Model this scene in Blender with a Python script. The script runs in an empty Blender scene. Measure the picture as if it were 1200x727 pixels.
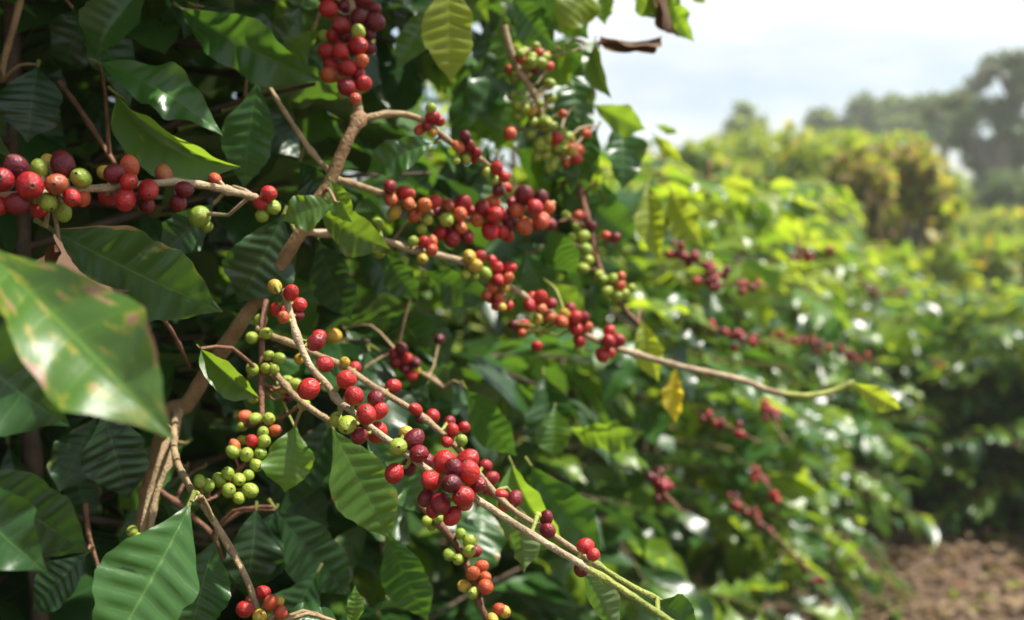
import bpy, math, random
import numpy as np
from mathutils import Vector, Matrix

R = math.radians
sc = bpy.context.scene
COL = sc.collection

# ------------------------------------------------------------------ camera
CAM_H, PITCH, FPX = 1.30, R(3.09), 1178.0
cam_d = bpy.data.cameras.new("camera")
cam = bpy.data.objects.new("camera", cam_d)
COL.objects.link(cam)
cam.location = (0, 0, CAM_H)
cam.rotation_euler = (R(90) - PITCH, 0, 0)
cam_d.sensor_fit = 'HORIZONTAL'
cam_d.sensor_width = 36.0
cam_d.lens = FPX / 1200 * 36.0
cam_d.clip_start, cam_d.clip_end = 0.02, 2000
cam_d.dof.use_dof = True
cam_d.dof.focus_distance = 0.62
cam_d.dof.aperture_fstop = 5.0
sc.camera = cam

# ------------------------------------------------------------------ light
SUN_EL, SUN_AZ = R(63), R(92)            # azimuth from +Y (view) towards +X
sun_dir = Vector((math.sin(SUN_AZ) * math.cos(SUN_EL), math.cos(SUN_AZ) * math.cos(SUN_EL), math.sin(SUN_EL)))
ld = bpy.data.lights.new("sun", 'SUN')
ld.energy = 5.0
ld.angle = R(0.6)
ld.color = (1.0, 0.95, 0.86)
lo = bpy.data.objects.new("sun", ld)
lo.rotation_euler = sun_dir.to_track_quat('Z', 'Y').to_euler()
lo.location = (5, 0, 12)
COL.objects.link(lo)

world = bpy.data.worlds.new("World")
sc.world = world
world.use_nodes = True
wt = world.node_tree
wt.nodes.clear()
def wn(t, **k):
    n = wt.nodes.new(t)
    for a, b in k.items():
        setattr(n, a, b)
    return n
w_out = wn("ShaderNodeOutputWorld")
w_bg = wn("ShaderNodeBackground")
w_bg.inputs["Strength"].default_value = 0.086
sky = wn("ShaderNodeTexSky", sky_type='NISHITA')
sky.sun_disc = False
sky.sun_elevation, sky.sun_rotation = SUN_EL, SUN_AZ
sky.dust_density = 1.2
tc = wn("ShaderNodeTexCoord")
mp = wn("ShaderNodeMapping")
mp.inputs["Scale"].default_value = (1.0, 1.0, 3.6)
mp.inputs["Location"].default_value = (0.35, 0.1, 0.4)
nz = wn("ShaderNodeTexNoise")
nz.inputs["Scale"].default_value = 2.6
nz.inputs["Detail"].default_value = 7
nz.inputs["Roughness"].default_value = 0.55
rp = wn("ShaderNodeValToRGB")
rp.color_ramp.elements[0].position, rp.color_ramp.elements[1].position = 0.36, 0.60
mx = wn("ShaderNodeMix", data_type='RGBA')
mx.inputs[7].default_value = (6.7, 6.75, 6.8, 1)
mul = wn("ShaderNodeMath", operation='MULTIPLY')
mul.inputs[1].default_value = 0.86
wt.links.new(tc.outputs["Generated"], mp.inputs["Vector"])
wt.links.new(mp.outputs[0], nz.inputs["Vector"])
wt.links.new(nz.outputs["Fac"], rp.inputs[0])
wt.links.new(rp.outputs[0], mul.inputs[0])
wt.links.new(mul.outputs[0], mx.inputs[0])
wt.links.new(sky.outputs[0], mx.inputs[6])
wt.links.new(mx.outputs[2], w_bg.inputs["Color"])
wt.links.new(w_bg.outputs[0], w_out.inputs["Surface"])

sc.view_settings.view_transform = 'Standard'
sc.view_settings.look = 'None'
sc.view_settings.exposure = 0.95
sc.view_settings.gamma = 1.0
sc.render.engine = 'CYCLES'
sc.cycles.use_denoising = True
sc.cycles.max_bounces = 8
sc.cycles.diffuse_bounces = 3
sc.cycles.transmission_bounces = 4
sc.cycles.transparent_max_bounces = 4
sc.cycles.volume_bounces = 1
sc.cycles.sample_clamp_indirect = 6
sc.cycles.caustics_reflective = False
sc.cycles.caustics_refractive = False

# ------------------------------------------------------------------ helpers
CP, SP = math.cos(PITCH), math.sin(PITCH)
def P(px, py, d):
    """place in the world seen at (px, py) of the photograph, d metres ahead of the camera"""
    xc, yc = (px - 600) / FPX * d, -(py - 363.5) / FPX * d
    return Vector((xc, CP * d + SP * yc, CAM_H - SP * d + CP * yc))
def proj(a):
    a = np.asarray(a, float).reshape(-1, 3)
    z = a[:, 2] - CAM_H
    d = a[:, 1] * CP - z * SP
    yc = a[:, 1] * SP + z * CP
    ds = np.where(np.abs(d) < 1e-4, 1e-4, d)
    return 600 + a[:, 0] / ds * FPX, 363.5 - yc / ds * FPX, d

def mesh_np(name, verts, faces, mats, midx=None, uv=None, smooth=True):
    me = bpy.data.meshes.new(name)
    verts = np.asarray(verts, np.float32).reshape(-1, 3)
    if isinstance(faces, np.ndarray):
        k = faces.shape[1]
        nf = len(faces)
        me.vertices.add(len(verts)); me.vertices.foreach_set("co", verts.ravel())
        me.loops.add(nf * k); me.loops.foreach_set("vertex_index", faces.astype(np.int32).ravel())
        me.polygons.add(nf)
        me.polygons.foreach_set("loop_start", np.arange(0, nf * k, k, dtype=np.int32))
        me.polygons.foreach_set("loop_total", np.full(nf, k, np.int32))
        me.update(calc_edges=True)
    else:
        me.from_pydata([tuple(v) for v in verts], [], [tuple(f) for f in faces])
        me.update()
    for m in mats:
        me.materials.append(m)
    if midx is not None:
        me.polygons.foreach_set("material_index", np.asarray(midx, np.int32))
    if uv is not None:
        li = np.empty(len(me.loops), np.int32)
        me.loops.foreach_get("vertex_index", li)
        lay = me.uv_layers.new(name="UVMap")
        lay.data.foreach_set("uv", np.asarray(uv, np.float32)[li].ravel())
    me.polygons.foreach_set("use_smooth", np.full(len(me.polygons), smooth, bool))
    me.validate()
    return me

def link(name, me, parent=None, label=None, kind=None, cat=None, group=None):
    o = bpy.data.objects.new(name, me)
    COL.objects.link(o)
    if parent is not None:
        o.parent = parent
    if label: o["label"] = label
    if kind: o["kind"] = kind
    if cat: o["category"] = cat
    if group: o["group"] = group
    return o
def thing(name, loc, label, cat, group=None):
    o = link(name, None, None, label, None, cat, group)
    o.location = loc
    o.empty_display_size = 0.1
    return o

# ------------------------------------------------------------------ materials
def new_mat(name):
    m = bpy.data.materials.new(name)
    m.use_nodes = True
    nt = m.node_tree
    nt.nodes.clear()
    def N(t, ins=None, **k):
        n = nt.nodes.new(t)
        for a, b in k.items():
            setattr(n, a, b)
        for a, b in (ins or {}).items():
            if isinstance(b, bpy.types.NodeSocket):
                nt.links.new(b, n.inputs[a])
            else:
                n.inputs[a].default_value = b
        return n
    return m, nt, N
def rgba(c): return (c[0], c[1], c[2], 1)

def leaf_mat(name, c1, c2, ctr, tr=0.32, rough=0.34, spots=0.0, edge=0.0, veins=0.5, under=(0.16, 0.23, 0.08), nv=9, spec=0.5, ssc=5.5):
    m, nt, N = new_mat(name)
    uv = N("ShaderNodeUVMap")
    sep = N("ShaderNodeSeparateXYZ", {0: uv.outputs[0]})
    M = lambda op, a, b=None, c=None, cl=False: N("ShaderNodeMath", {k: v for k, v in ((0, a), (1, b), (2, c)) if v is not None}, operation=op, use_clamp=cl).outputs[0]
    u = sep.outputs[0]
    v = M('ABSOLUTE', M('MULTIPLY_ADD', sep.outputs[1], 2.0, -1.0))
    mid = M('SUBTRACT', 1.0, M('DIVIDE', v, 0.055), cl=True)
    tri = M('ABSOLUTE', M('SUBTRACT', M('FRACT', M('ADD', M('MULTIPLY', u, float(nv)), 0.5)), 0.5))
    side = M('SUBTRACT', 1.0, M('DIVIDE', tri, 0.085), cl=True)
    side = M('MULTIPLY', side, M('SUBTRACT', 1.0, M('MULTIPLY', v, 0.75)))
    vein = M('MULTIPLY', M('MAXIMUM', mid, M('MULTIPLY', side, 0.6)), veins)
    oi = N("ShaderNodeObjectInfo")
    ge = N("ShaderNodeNewGeometry")
    rnd = M('FRACT', M('ADD', oi.outputs["Random"], ge.outputs["Random Per Island"]))
    tco = N("ShaderNodeTexCoord")
    n1 = N("ShaderNodeTexNoise", {"Vector": uv.outputs[0], "Scale": 4.0, "Detail": 4.0, "W": M('MULTIPLY', rnd, 40.0)}, noise_dimensions='4D')
    fac = M('ADD', M('MULTIPLY', n1.outputs[0], 0.5), M('MULTIPLY', rnd, 0.75), cl=True)
    fac = M('SUBTRACT', fac, 0.12, cl=True)
    mixA = N("ShaderNodeMix", {0: fac, 6: rgba(c1), 7: rgba(c2)}, data_type='RGBA').outputs[2]
    vc = tuple(min(1, x * 1.6 + 0.05) for x in c2)
    mixV = N("ShaderNodeMix", {0: vein, 6: mixA, 7: rgba((vc[0], vc[1], vc[2] * 0.6))}, data_type='RGBA').outputs[2]
    colr = mixV
    brown = None
    if spots or edge:
        n2 = N("ShaderNodeTexNoise", {"Vector": uv.outputs[0], "Scale": ssc, "Detail": 3.0, "W": M('MULTIPLY', rnd, 77.0)}, noise_dimensions='4D')
        e = M('MULTIPLY', M('POWER', M('MAXIMUM', v, M('MULTIPLY', M('POWER', u, 6.0), 1.0)), 5.0), edge)
        s = M('ADD', M('ADD', n2.outputs[0], spots), e)
        brown = M('MULTIPLY', M('SUBTRACT', s, 0.70), 22.0, cl=True)
        halo = M('MULTIPLY', M('SUBTRACT', s, 0.63), 8.0, cl=True)
        c_h = N("ShaderNodeMix", {0: halo, 6: colr, 7: (0.30, 0.28, 0.03, 1)}, data_type='RGBA').outputs[2]
        n3 = N("ShaderNodeTexNoise", {"Vector": uv.outputs[0], "Scale": 22.0, "Detail": 3.0})
        c_b = N("ShaderNodeMix", {0: n3.outputs[0], 6: (0.13, 0.055, 0.022, 1), 7: (0.46, 0.30, 0.2, 1)}, data_type='RGBA').outputs[2]
        colr = N("ShaderNodeMix", {0: brown, 6: c_h, 7: c_b}, data_type='RGBA').outputs[2]
    und = N("ShaderNodeMix", {0: 0.72, 6: colr, 7: rgba(under)}, data_type='RGBA').outputs[2]
    base = N("ShaderNodeMix", {0: ge.outputs["Backfacing"], 6: colr, 7: und}, data_type='RGBA').outputs[2]
    rg = M('ADD', M('MULTIPLY', ge.outputs["Backfacing"], 0.2), M('MULTIPLY_ADD', n1.outputs[0], 0.22, rough - 0.1))
    n4 = N("ShaderNodeTexNoise", {"Vector": uv.outputs[0], "Scale": 60.0, "Detail": 2.0})
    bh = M('ADD', M('MULTIPLY', n4.outputs[0], 0.35), M('MULTIPLY', vein, -0.7))
    bump = N("ShaderNodeBump", {"Height": bh, "Strength": 0.22, "Distance": 0.002})
    pb = N("ShaderNodeBsdfPrincipled", {"Base Color": base, "Roughness": rg, "Specular IOR Level": spec, "Normal": bump.outputs[0]})
    tcol = N("ShaderNodeMix", {0: rnd, 6: rgba(ctr), 7: rgba(tuple(x * 1.35 for x in ctr))}, data_type='RGBA').outputs[2]
    tcol = N("ShaderNodeMix", {0: M('MULTIPLY', vein, 0.5), 6: tcol, 7: rgba(tuple(x * 0.5 for x in ctr))}, data_type='RGBA').outputs[2]
    if brown is not None:
        tcol = N("ShaderNodeMix", {0: brown, 6: tcol, 7: (0.25, 0.12, 0.03, 1)}, data_type='RGBA').outputs[2]
    tl = N("ShaderNodeBsdfTranslucent", {"Color": tcol})
    ms = N("ShaderNodeMixShader", {0: tr, 1: pb.outputs[0], 2: tl.outputs[0]})
    N("ShaderNodeOutputMaterial", {"Surface": ms.outputs[0]})
    return m

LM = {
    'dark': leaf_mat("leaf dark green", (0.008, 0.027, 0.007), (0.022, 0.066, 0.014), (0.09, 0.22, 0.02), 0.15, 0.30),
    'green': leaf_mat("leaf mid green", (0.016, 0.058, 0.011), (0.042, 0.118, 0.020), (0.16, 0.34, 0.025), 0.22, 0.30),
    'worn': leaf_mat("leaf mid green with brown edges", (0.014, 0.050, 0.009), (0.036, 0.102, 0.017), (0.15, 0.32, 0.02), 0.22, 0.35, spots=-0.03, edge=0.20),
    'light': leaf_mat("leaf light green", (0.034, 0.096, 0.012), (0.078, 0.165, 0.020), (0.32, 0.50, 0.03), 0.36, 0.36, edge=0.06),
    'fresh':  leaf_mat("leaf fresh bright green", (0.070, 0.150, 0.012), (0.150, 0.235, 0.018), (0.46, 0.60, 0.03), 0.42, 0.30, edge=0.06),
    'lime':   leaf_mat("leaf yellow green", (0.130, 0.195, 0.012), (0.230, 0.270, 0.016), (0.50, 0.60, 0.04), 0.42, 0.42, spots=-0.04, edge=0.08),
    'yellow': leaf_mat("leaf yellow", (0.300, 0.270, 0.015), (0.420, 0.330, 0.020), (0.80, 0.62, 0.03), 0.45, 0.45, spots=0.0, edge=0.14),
    'spot': leaf_mat("leaf blotched", (0.050, 0.120, 0.018), (0.080, 0.165, 0.026), (0.22, 0.42, 0.03), 0.22, 0.38, spots=0.075, edge=0.09, ssc=8.5),
    'dead':   leaf_mat("leaf dead brown", (0.060, 0.030, 0.016), (0.160, 0.085, 0.045), (0.25, 0.12, 0.05), 0.15, 0.7, veins=0.3, under=(0.14, 0.09, 0.06), spec=0.2),
    'litter': leaf_mat("leaf litter brown", (0.105, 0.066, 0.043), (0.260, 0.180, 0.122), (0.30, 0.20, 0.1), 0.10, 0.8, veins=0.3, under=(0.24, 0.17, 0.12), spec=0.15),
    'dry': leaf_mat("leaf dry ochre", (0.170, 0.120, 0.050), (0.330, 0.240, 0.100), (0.50, 0.38, 0.12), 0.34, 0.6, veins=0.2, under=(0.28, 0.22, 0.12), spec=0.2),
    'far': leaf_mat("leaf of far trees", (0.034, 0.066, 0.020), (0.066, 0.110, 0.032), (0.20, 0.26, 0.07), 0.30, 0.55, veins=0.1, spec=0.3),
    'grassy': leaf_mat("leaf bright shrub", (0.085, 0.140, 0.015), (0.170, 0.220, 0.022), (0.46, 0.54, 0.04), 0.40, 0.5, veins=0.1, spec=0.3),
}

def bark_mat(name, c1, c2, scale=60, green=None):
    m, nt, N = new_mat(name)
    t = N("ShaderNodeTexCoord")
    n1 = N("ShaderNodeTexNoise", {"Vector": t.outputs["Object"], "Scale": float(scale), "Detail": 5.0, "Roughness": 0.65})
    r = N("ShaderNodeValToRGB", {0: n1.outputs[0]})
    r.color_ramp.elements[0].color, r.color_ramp.elements[1].color = rgba(c1), rgba(c2)
    r.color_ramp.elements[0].position, r.color_ramp.elements[1].position = 0.33, 0.66
    n2 = N("ShaderNodeTexNoise", {"Vector": t.outputs["Object"], "Scale": scale * 8.0, "Detail": 3.0})
    b = N("ShaderNodeBump", {"Height": n2.outputs[0], "Strength": 0.8, "Distance": 0.002})
    mxs = N("ShaderNodeMix", {0: n2.outputs[0], 6: r.outputs[0], 7: rgba(tuple(x * 0.62 for x in c1))}, data_type='RGBA')
    mxs.inputs[0].default_value = 0.3
    pb = N("ShaderNodeBsdfPrincipled", {"Base Color": r.outputs[0], "Roughness": 0.68, "Specular IOR Level": 0.25, "Normal": b.outputs[0]})
    N("ShaderNodeOutputMaterial", {"Surface": pb.outputs[0]})
    return m
BARK = {
    'tan':   bark_mat("tan twig bark", (0.19, 0.125, 0.065), (0.40, 0.295, 0.165)),
    'pale':  bark_mat("pale twig bark", (0.21, 0.155, 0.09), (0.48, 0.38, 0.235)),
    'brown': bark_mat("brown stem bark", (0.16, 0.095, 0.045), (0.33, 0.21, 0.105), 40),
    'red':   bark_mat("reddish twig bark", (0.12, 0.055, 0.035), (0.24, 0.12, 0.07)),
    'green': bark_mat("green young twig", (0.16, 0.20, 0.04), (0.34, 0.36, 0.09)),
    'old':   bark_mat("old twig bark darkened for shade", (0.05, 0.034, 0.024), (0.12, 0.085, 0.058), 40),  # older twigs' grey-brown; its darkness also stands for shade inside the bush
    'trunk': bark_mat("grey tree bark", (0.05, 0.045, 0.038), (0.13, 0.11, 0.09), 3),
}
PET = BARK['green']
SCAR = bark_mat("cherry scar", (0.10, 0.05, 0.03), (0.30, 0.20, 0.12), 300)

def cherry_mat(name, c1, c2, c3, rough=0.36):
    m, nt, N = new_mat(name)
    t = N("ShaderNodeTexCoord"); oi = N("ShaderNodeObjectInfo")
    M = lambda op, a, b=None, cl=False: N("ShaderNodeMath", {k: v for k, v in ((0, a), (1, b)) if v is not None}, operation=op, use_clamp=cl).outputs[0]
    w = M('MULTIPLY', oi.outputs["Random"], 50.0)
    n1 = N("ShaderNodeTexNoise", {"Vector": t.outputs["Object"], "Scale": 1.1, "Detail": 3.0, "W": w}, noise_dimensions='4D')
    n2 = N("ShaderNodeTexNoise", {"Vector": t.outputs["Object"], "Scale": 16.0, "Detail": 3.0, "W": w}, noise_dimensions='4D')
    f1 = M('ADD', M('MULTIPLY', M('SUBTRACT', n1.outputs[0], 0.5), 2.2), oi.outputs["Random"], True)
    a = N("ShaderNodeMix", {0: f1, 6: rgba(c1), 7: rgba(c2)}, data_type='RGBA').outputs[2]
    f2 = M('MULTIPLY', M('SUBTRACT', n1.outputs["Fac"], 0.60), 5.0, True)
    b = N("ShaderNodeMix", {0: f2, 6: a, 7: rgba(c3)}, data_type='RGBA').outputs[2]
    f3 = M('MULTIPLY', M('SUBTRACT', n2.outputs[0], 0.66), 4.0, True)
    c = N("ShaderNodeMix", {0: f3, 6: b, 7: rgba(tuple(min(1, x * 0.9 + 0.10) for x in c1))}, data_type='RGBA').outputs[2]
    n5 = N("ShaderNodeTexNoise", {"Vector": t.outputs["Object"], "Scale": 3.2, "Detail": 5.0, "Roughness": 0.7, "W": M('ADD', w, 9.0)}, noise_dimensions='4D')
    f5 = M('MULTIPLY', M('SUBTRACT', n5.outputs[0], 0.64), 14.0, True)
    c = N("ShaderNodeMix", {0: M('MULTIPLY', f5, 0.75), 6: c, 7: (0.10, 0.045, 0.03, 1)}, data_type='RGBA').outputs[2]
    n3 = N("ShaderNodeTexNoise", {"Vector": t.outputs["Object"], "Scale": 3.0, "Detail": 6.0})
    bp = N("ShaderNodeBump", {"Height": n3.outputs[0], "Strength": 0.22, "Distance": 0.2})
    pb = N("ShaderNodeBsdfPrincipled", {"Base Color": c, "Roughness": M('ADD', M('MULTIPLY', n5.outputs[0], 0.45), rough - 0.2),
                                        "Specular IOR Level": 0.45, "Normal": bp.outputs[0]})
    N("ShaderNodeOutputMaterial", {"Surface": pb.outputs[0]})
    return m
CM = {
    'r': cherry_mat("ripe red cherry skin", (0.30, 0.010, 0.012), (0.44, 0.022, 0.018), (0.46, 0.06, 0.02)),
    'c': cherry_mat("crimson cherry skin", (0.17, 0.007, 0.013), (0.28, 0.012, 0.016), (0.40, 0.03, 0.02)),
    'd': cherry_mat("dark cherry skin", (0.085, 0.006, 0.014), (0.17, 0.010, 0.016), (0.26, 0.016, 0.018)),
    'o': cherry_mat("orange cherry skin", (0.42, 0.055, 0.024), (0.46, 0.125, 0.032), (0.40, 0.026, 0.020)),
    'm': cherry_mat("mottled cherry skin", (0.24, 0.018, 0.018), (0.34, 0.10, 0.03), (0.22, 0.20, 0.035)),
    'y': cherry_mat("yellow cherry skin", (0.46, 0.27, 0.030), (0.42, 0.32, 0.040), (0.48, 0.13, 0.025)),
    'g': cherry_mat("green cherry skin", (0.20, 0.29, 0.030), (0.30, 0.36, 0.040), (0.36, 0.30, 0.040)),
}
CLAB = {'r': None, 'c': None, 'd': "dark purple overripe cherry", 'o': "orange half-ripe cherry", 'y': "yellow ripening cherry", 'm': "mottled red and green cherry", 'g': "green unripe cherry"}

# ------------------------------------------------------------------ leaf meshes
PU = np.array([0, .04, .12, .22, .34, .46, .58, .70, .80, .88, .94, 1.0])
PF = np.array([.03, .13, .42, .72, .93, 1.0, .96, .80, .55, .29, .12, 0.0])
def leaf_arrays(rs, nv=9, late=1.0, rpv=4, cols=5, bend=0.5, fold=0.25, wave=0.05, quilt=0.016, twist=0.2, curl=0.0, scal=0.026, petiole=True, wr=0.44):
    n = nv * rpv
    ui = np.linspace(0, 1, n + 1)
    wp = rs.uniform(0, 6.28, 3)
    us = ui + .022 * np.sin(2 * np.pi * 1.3 * ui + wp[0]) * np.sin(np.pi * ui) + .012 * np.sin(2 * np.pi * 2.9 * ui + wp[1]) * np.sin(np.pi * ui)
    vamp = np.interp(ui * nv, np.arange(nv + 1), rs.uniform(.5, 1.35, nv + 1))
    fine = np.interp(np.linspace(-.06, 1.06, 225), PU, PF)
    fine = np.convolve(fine, np.hanning(13) / np.hanning(13).sum(), 'same')
    f = np.interp(us ** late, np.linspace(-.06, 1.06, 225), fine); f[-1] = 0.0
    vs = np.linspace(-1, 1, 2 * cols + 1)
    U, V = np.meshgrid(us, vs, indexing='ij')
    F = np.repeat(f[:, None], len(vs), 1)
    UI = np.repeat(ui[:, None], len(vs), 1)
    ph = rs.uniform(0, 6.28, 4)
    marg = 1 + scal * vamp[:, None] * np.sin(2 * np.pi * (nv * UI - .25)) * np.abs(V) ** 3 + 0.085 * np.sin(2 * np.pi * 1.7 * U + ph[3] + V) + .035 * np.sin(2 * np.pi * 3.7 * U + ph[2] + 2 * V) * np.abs(V)
    Y = V * F * wr * .5 * marg
    X = U + .17 * np.abs(V) * F * (1 - U) * wr * 2
    ripple = (np.abs(np.sin(np.pi * UI * nv)) ** .7 - .6) * vamp[:, None]
    Z = quilt * ripple * np.sqrt(F) * (1 - np.abs(V) ** 4) * np.minimum(1, np.abs(V) * 4)
    Z += fold * np.abs(Y) * (1 - .3 * U)
    k = rs.uniform(2.2, 3.6)
    Z += wave * F * V ** 2 * np.sin(2 * np.pi * (k * U) + ph[0] + (V > 0) * ph[1])
    if curl:
        ang = curl * np.abs(V)
        Z += np.abs(Y) * np.sin(ang); Y = Y * np.cos(ang * .8)
    tw = twist * (U - .5)
    Y, Z = Y * np.cos(tw) - Z * np.sin(tw), Y * np.sin(tw) + Z * np.cos(tw)
    # bend the blade along its length (drooping tip)
    th = bend * (.5 - us) - .35 * bend * np.maximum(0, us - .6) * 2
    cx = np.concatenate([[0], np.cumsum(np.cos(th[:-1]) / n)]); cz = np.concatenate([[0], np.cumsum(np.sin(th[:-1]) / n)])
    dxl = X - U
    BX = cx[:, None] + dxl * np.cos(th)[:, None] - Z * np.sin(th)[:, None]
    BZ = cz[:, None] + dxl * np.sin(th)[:, None] + Z * np.cos(th)[:, None]
    a = math.atan2(cz[-1], cx[-1]); L = math.hypot(cx[-1], cz[-1])
    GX = (BX * math.cos(a) + BZ * math.sin(a)) / L
    GZ = (-BX * math.sin(a) + BZ * math.cos(a)) / L
    GY = Y / L
    verts = np.stack([GX, GY, GZ], -1).reshape(-1, 3)
    uv = np.stack([UI, .5 + .5 * V], -1).reshape(-1, 2)
    w = len(vs)
    idx = np.arange((n + 1) * w).reshape(n + 1, w)
    q = np.stack([idx[:-1, :-1], idx[1:, :-1], idx[1:, 1:], idx[:-1, 1:]], -1).reshape(-1, 4)
    mi = np.zeros(len(q), int)
    if petiole:
        nb = len(verts); ns = 5; ring = []
        for t in range(4):
            s = t / 3
            c = np.array([.05 - .15 * s, 0, -.006 - .03 * s * s]); rr = .010 + .006 * s
            for j in range(ns):
                b = 2 * math.pi * j / ns
                ring.append(c + np.array([0, rr * math.cos(b), rr * math.sin(b)]))
        verts = np.vstack([verts, ring]); uv = np.vstack([uv, np.zeros((len(ring), 2))])
        pq = [[nb + t * ns + j, nb + t * ns + (j + 1) % ns, nb + (t + 1) * ns + (j + 1) % ns, nb + (t + 1) * ns + j] for t in range(3) for j in range(ns)]
        q = np.vstack([q, pq]); mi = np.concatenate([mi, np.ones(len(pq), int)])
    return verts, q, mi, uv

VAR = []
for i in range(14):
    rs = np.random.RandomState(100 + i)
    VAR.append(dict(rs=rs.randint(1 << 30), bend=rs.uniform(.15, 1.0), fold=rs.uniform(.05, .5), wave=rs.uniform(.02, .065),
                    quilt=rs.uniform(.015, .030), twist=rs.uniform(-.6, .6)))
VAR.append(dict(rs=7, bend=.45, fold=.30, wave=.03, quilt=.008, twist=.25, wr=.5, late=1.3))       # 14 broad flat blade
VAR.append(dict(rs=8, bend=1.1, fold=1.1, wave=.02, quilt=.014, twist=.2))              # 15 folded along the midrib
VAR.append(dict(rs=9, bend=1.5, fold=.9, wave=.10, quilt=.02, twist=2.4, curl=1.3))      # 16 curled dead blade
VAR.append(dict(rs=10, bend=.3, fold=.12, wave=.02, quilt=.040, twist=.1))               # 17 strongly ribbed
_cache = {}
def leaf_me(var, mat, lod=0):
    k = (var, mat, lod)
    if k not in _cache:
        d = dict(VAR[var]); rs = np.random.RandomState(d.pop('rs'))
        if lod: d.update(rpv=2, cols=3)
        if lod == 2: d.update(nv=5, rpv=1, cols=1, quilt=0)
        v, q, mi, uv = leaf_arrays(rs, **d)
        _cache[k] = mesh_np("leaf_blade", v, q, [LM[mat], PET], mi, uv)
    return _cache[k]
LOW = []
for i in range(8):
    rs = np.random.RandomState(500 + i)
    LOW.append(leaf_arrays(rs, nv=5, rpv=1, cols=1, quilt=0, bend=rs.uniform(.3, 1.1), fold=rs.uniform(.05, .5), wave=.03, scal=0, twist=rs.uniform(-.5, .5), petiole=False))

def leaf_matrix(b, t, nrm, wscale=1.0):
    """leaf with its base at b and tip at t, upper face towards nrm"""
    b, t = Vector(b), Vector(t)
    x = t - b; L = x.length; x.normalize()
    z = (nrm - x * nrm.dot(x)); z.normalize()
    y = z.cross(x)
    M = Matrix((x * L, y * L * wscale, z * L)).transposed().to_4x4()
    M.translation = b
    return M

def joined_leaves(name, mats4, matidx, mats):
    """many small leaves as one mesh: mats4 = list of 4x4"""
    V, Q, MI, UV, off = [], [], [], [], 0
    for k, (M, mi) in enumerate(zip(mats4, matidx)):
        v, q, _, uv = LOW[k % len(LOW)]
        A = np.array(M)
        V.append(v @ A[:3, :3].T + A[:3, 3]); Q.append(q + off); UV.append(uv)
        MI.append(np.full(len(q), mi)); off += len(v)
    return mesh_np(name, np.vstack(V), np.vstack(Q), mats, np.concatenate(MI), np.vstack(UV))

# ------------------------------------------------------------------ cherries
def cherry_arrays(seg=22, rings=14, el=1.08):
    V, F, MI = [], [], []
    prof = []
    for i in range(rings + 1):
        a = math.pi * i / rings
        r, z = math.sin(a), math.cos(a) * el
        prof.append((r, z))
    # navel dimple at +Z: small raised ring round a sunk disc
    prof = [(0, el - .075), (.09, el - .07), (.13, el - .005), (.19, el + .012), (.24, el - .03)] + [p for p in prof if p[0] > .3 or p[1] < 0]
    m = len(prof)
    for r, z in prof:
        for j in range(seg):
            b = 2 * math.pi * j / seg
            k = 1 + .022 * math.sin(2 * b + 1) + .014 * math.sin(3 * b + 2.3 * z)
            V.append((r * math.cos(b) * 1.03 * k, r * math.sin(b) * .98 * k, z))
    for i in range(m - 1):
        for j in range(seg):
            F.append((i * seg + j, (i + 1) * seg + j, (i + 1) * seg + (j + 1) % seg, i * seg + (j + 1) % seg))
            MI.append(1 if i < 3 else 0)
    return np.array(V), np.array(F), np.array(MI)
_ch = {}
def cherry_me(c, shape=0):
    k = (c, shape)
    if k not in _ch:
        v, f, mi = cherry_arrays(el=(1.04, 1.14, 1.26)[shape])
        me = mesh_np("cherry_fruit", v, f, [CM[c], SCAR], mi)
        _ch[k] = me
    return _ch[k]

# ------------------------------------------------------------------ twigs
def spline(pts, step=0.006):
    pts = [Vector(p) for p in pts]
    out = []
    ext = [pts[0] * 2 - pts[1]] + pts + [pts[-1] * 2 - pts[-2]]
    for i in range(1, len(ext) - 2):
        a, b, c, d = ext[i - 1:i + 3]
        n = max(2, int((c - b).length / step))
        for k in range(n):
            t = k / n
            out.append(.5 * ((2 * b) + (c - a) * t + (2 * a - 5 * b + 4 * c - d) * t * t + (3 * b - a - 3 * c + d) * t ** 3))
    out.append(pts[-1])
    return out
def tube_arrays(path, rad, ns=8, off=0, rough=0.0, rs=None, cap=True):
    p = np.array([tuple(v) for v in path]); n = len(p)
    t = np.gradient(p, axis=0); t /= np.linalg.norm(t, axis=1)[:, None] + 1e-12
    a = np.array([0.13, 0.21, 0.97]); nn = np.cross(t[0], a); nn /= np.linalg.norm(nn)
    V = []
    ang = np.arange(ns) * 2 * np.pi / ns
    for i in range(n):
        nn = nn - t[i] * nn.dot(t[i]); nn /= np.linalg.norm(nn) + 1e-12
        bb = np.cross(t[i], nn)
        r = rad[i] * (1 + (rs.uniform(-rough, rough, ns) if rough else 0))
        V.append(p[i] + (np.cos(ang) * r)[:, None] * nn + (np.sin(ang) * r)[:, None] * bb)
    V = np.vstack(V)
    i0 = np.arange(n - 1)[:, None] * ns; j = np.arange(ns)[None]; j2 = (j + 1) % ns
    Q = np.stack([i0 + j, i0 + j2, i0 + ns + j2, i0 + ns + j], -1).reshape(-1, 4)
    if cap:
        V = np.vstack([V, p[-1] + t[-1] * rad[-1] * .6])
        e = len(V) - 1; b = (n - 1) * ns
        Q = np.vstack([Q, [[b + k, b + (k + 1) % ns, e, e] for k in range(ns)]])
    return V, Q + off
def clean_quads(Q):
    return [tuple(dict.fromkeys(q)) for q in Q.tolist()]

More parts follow.
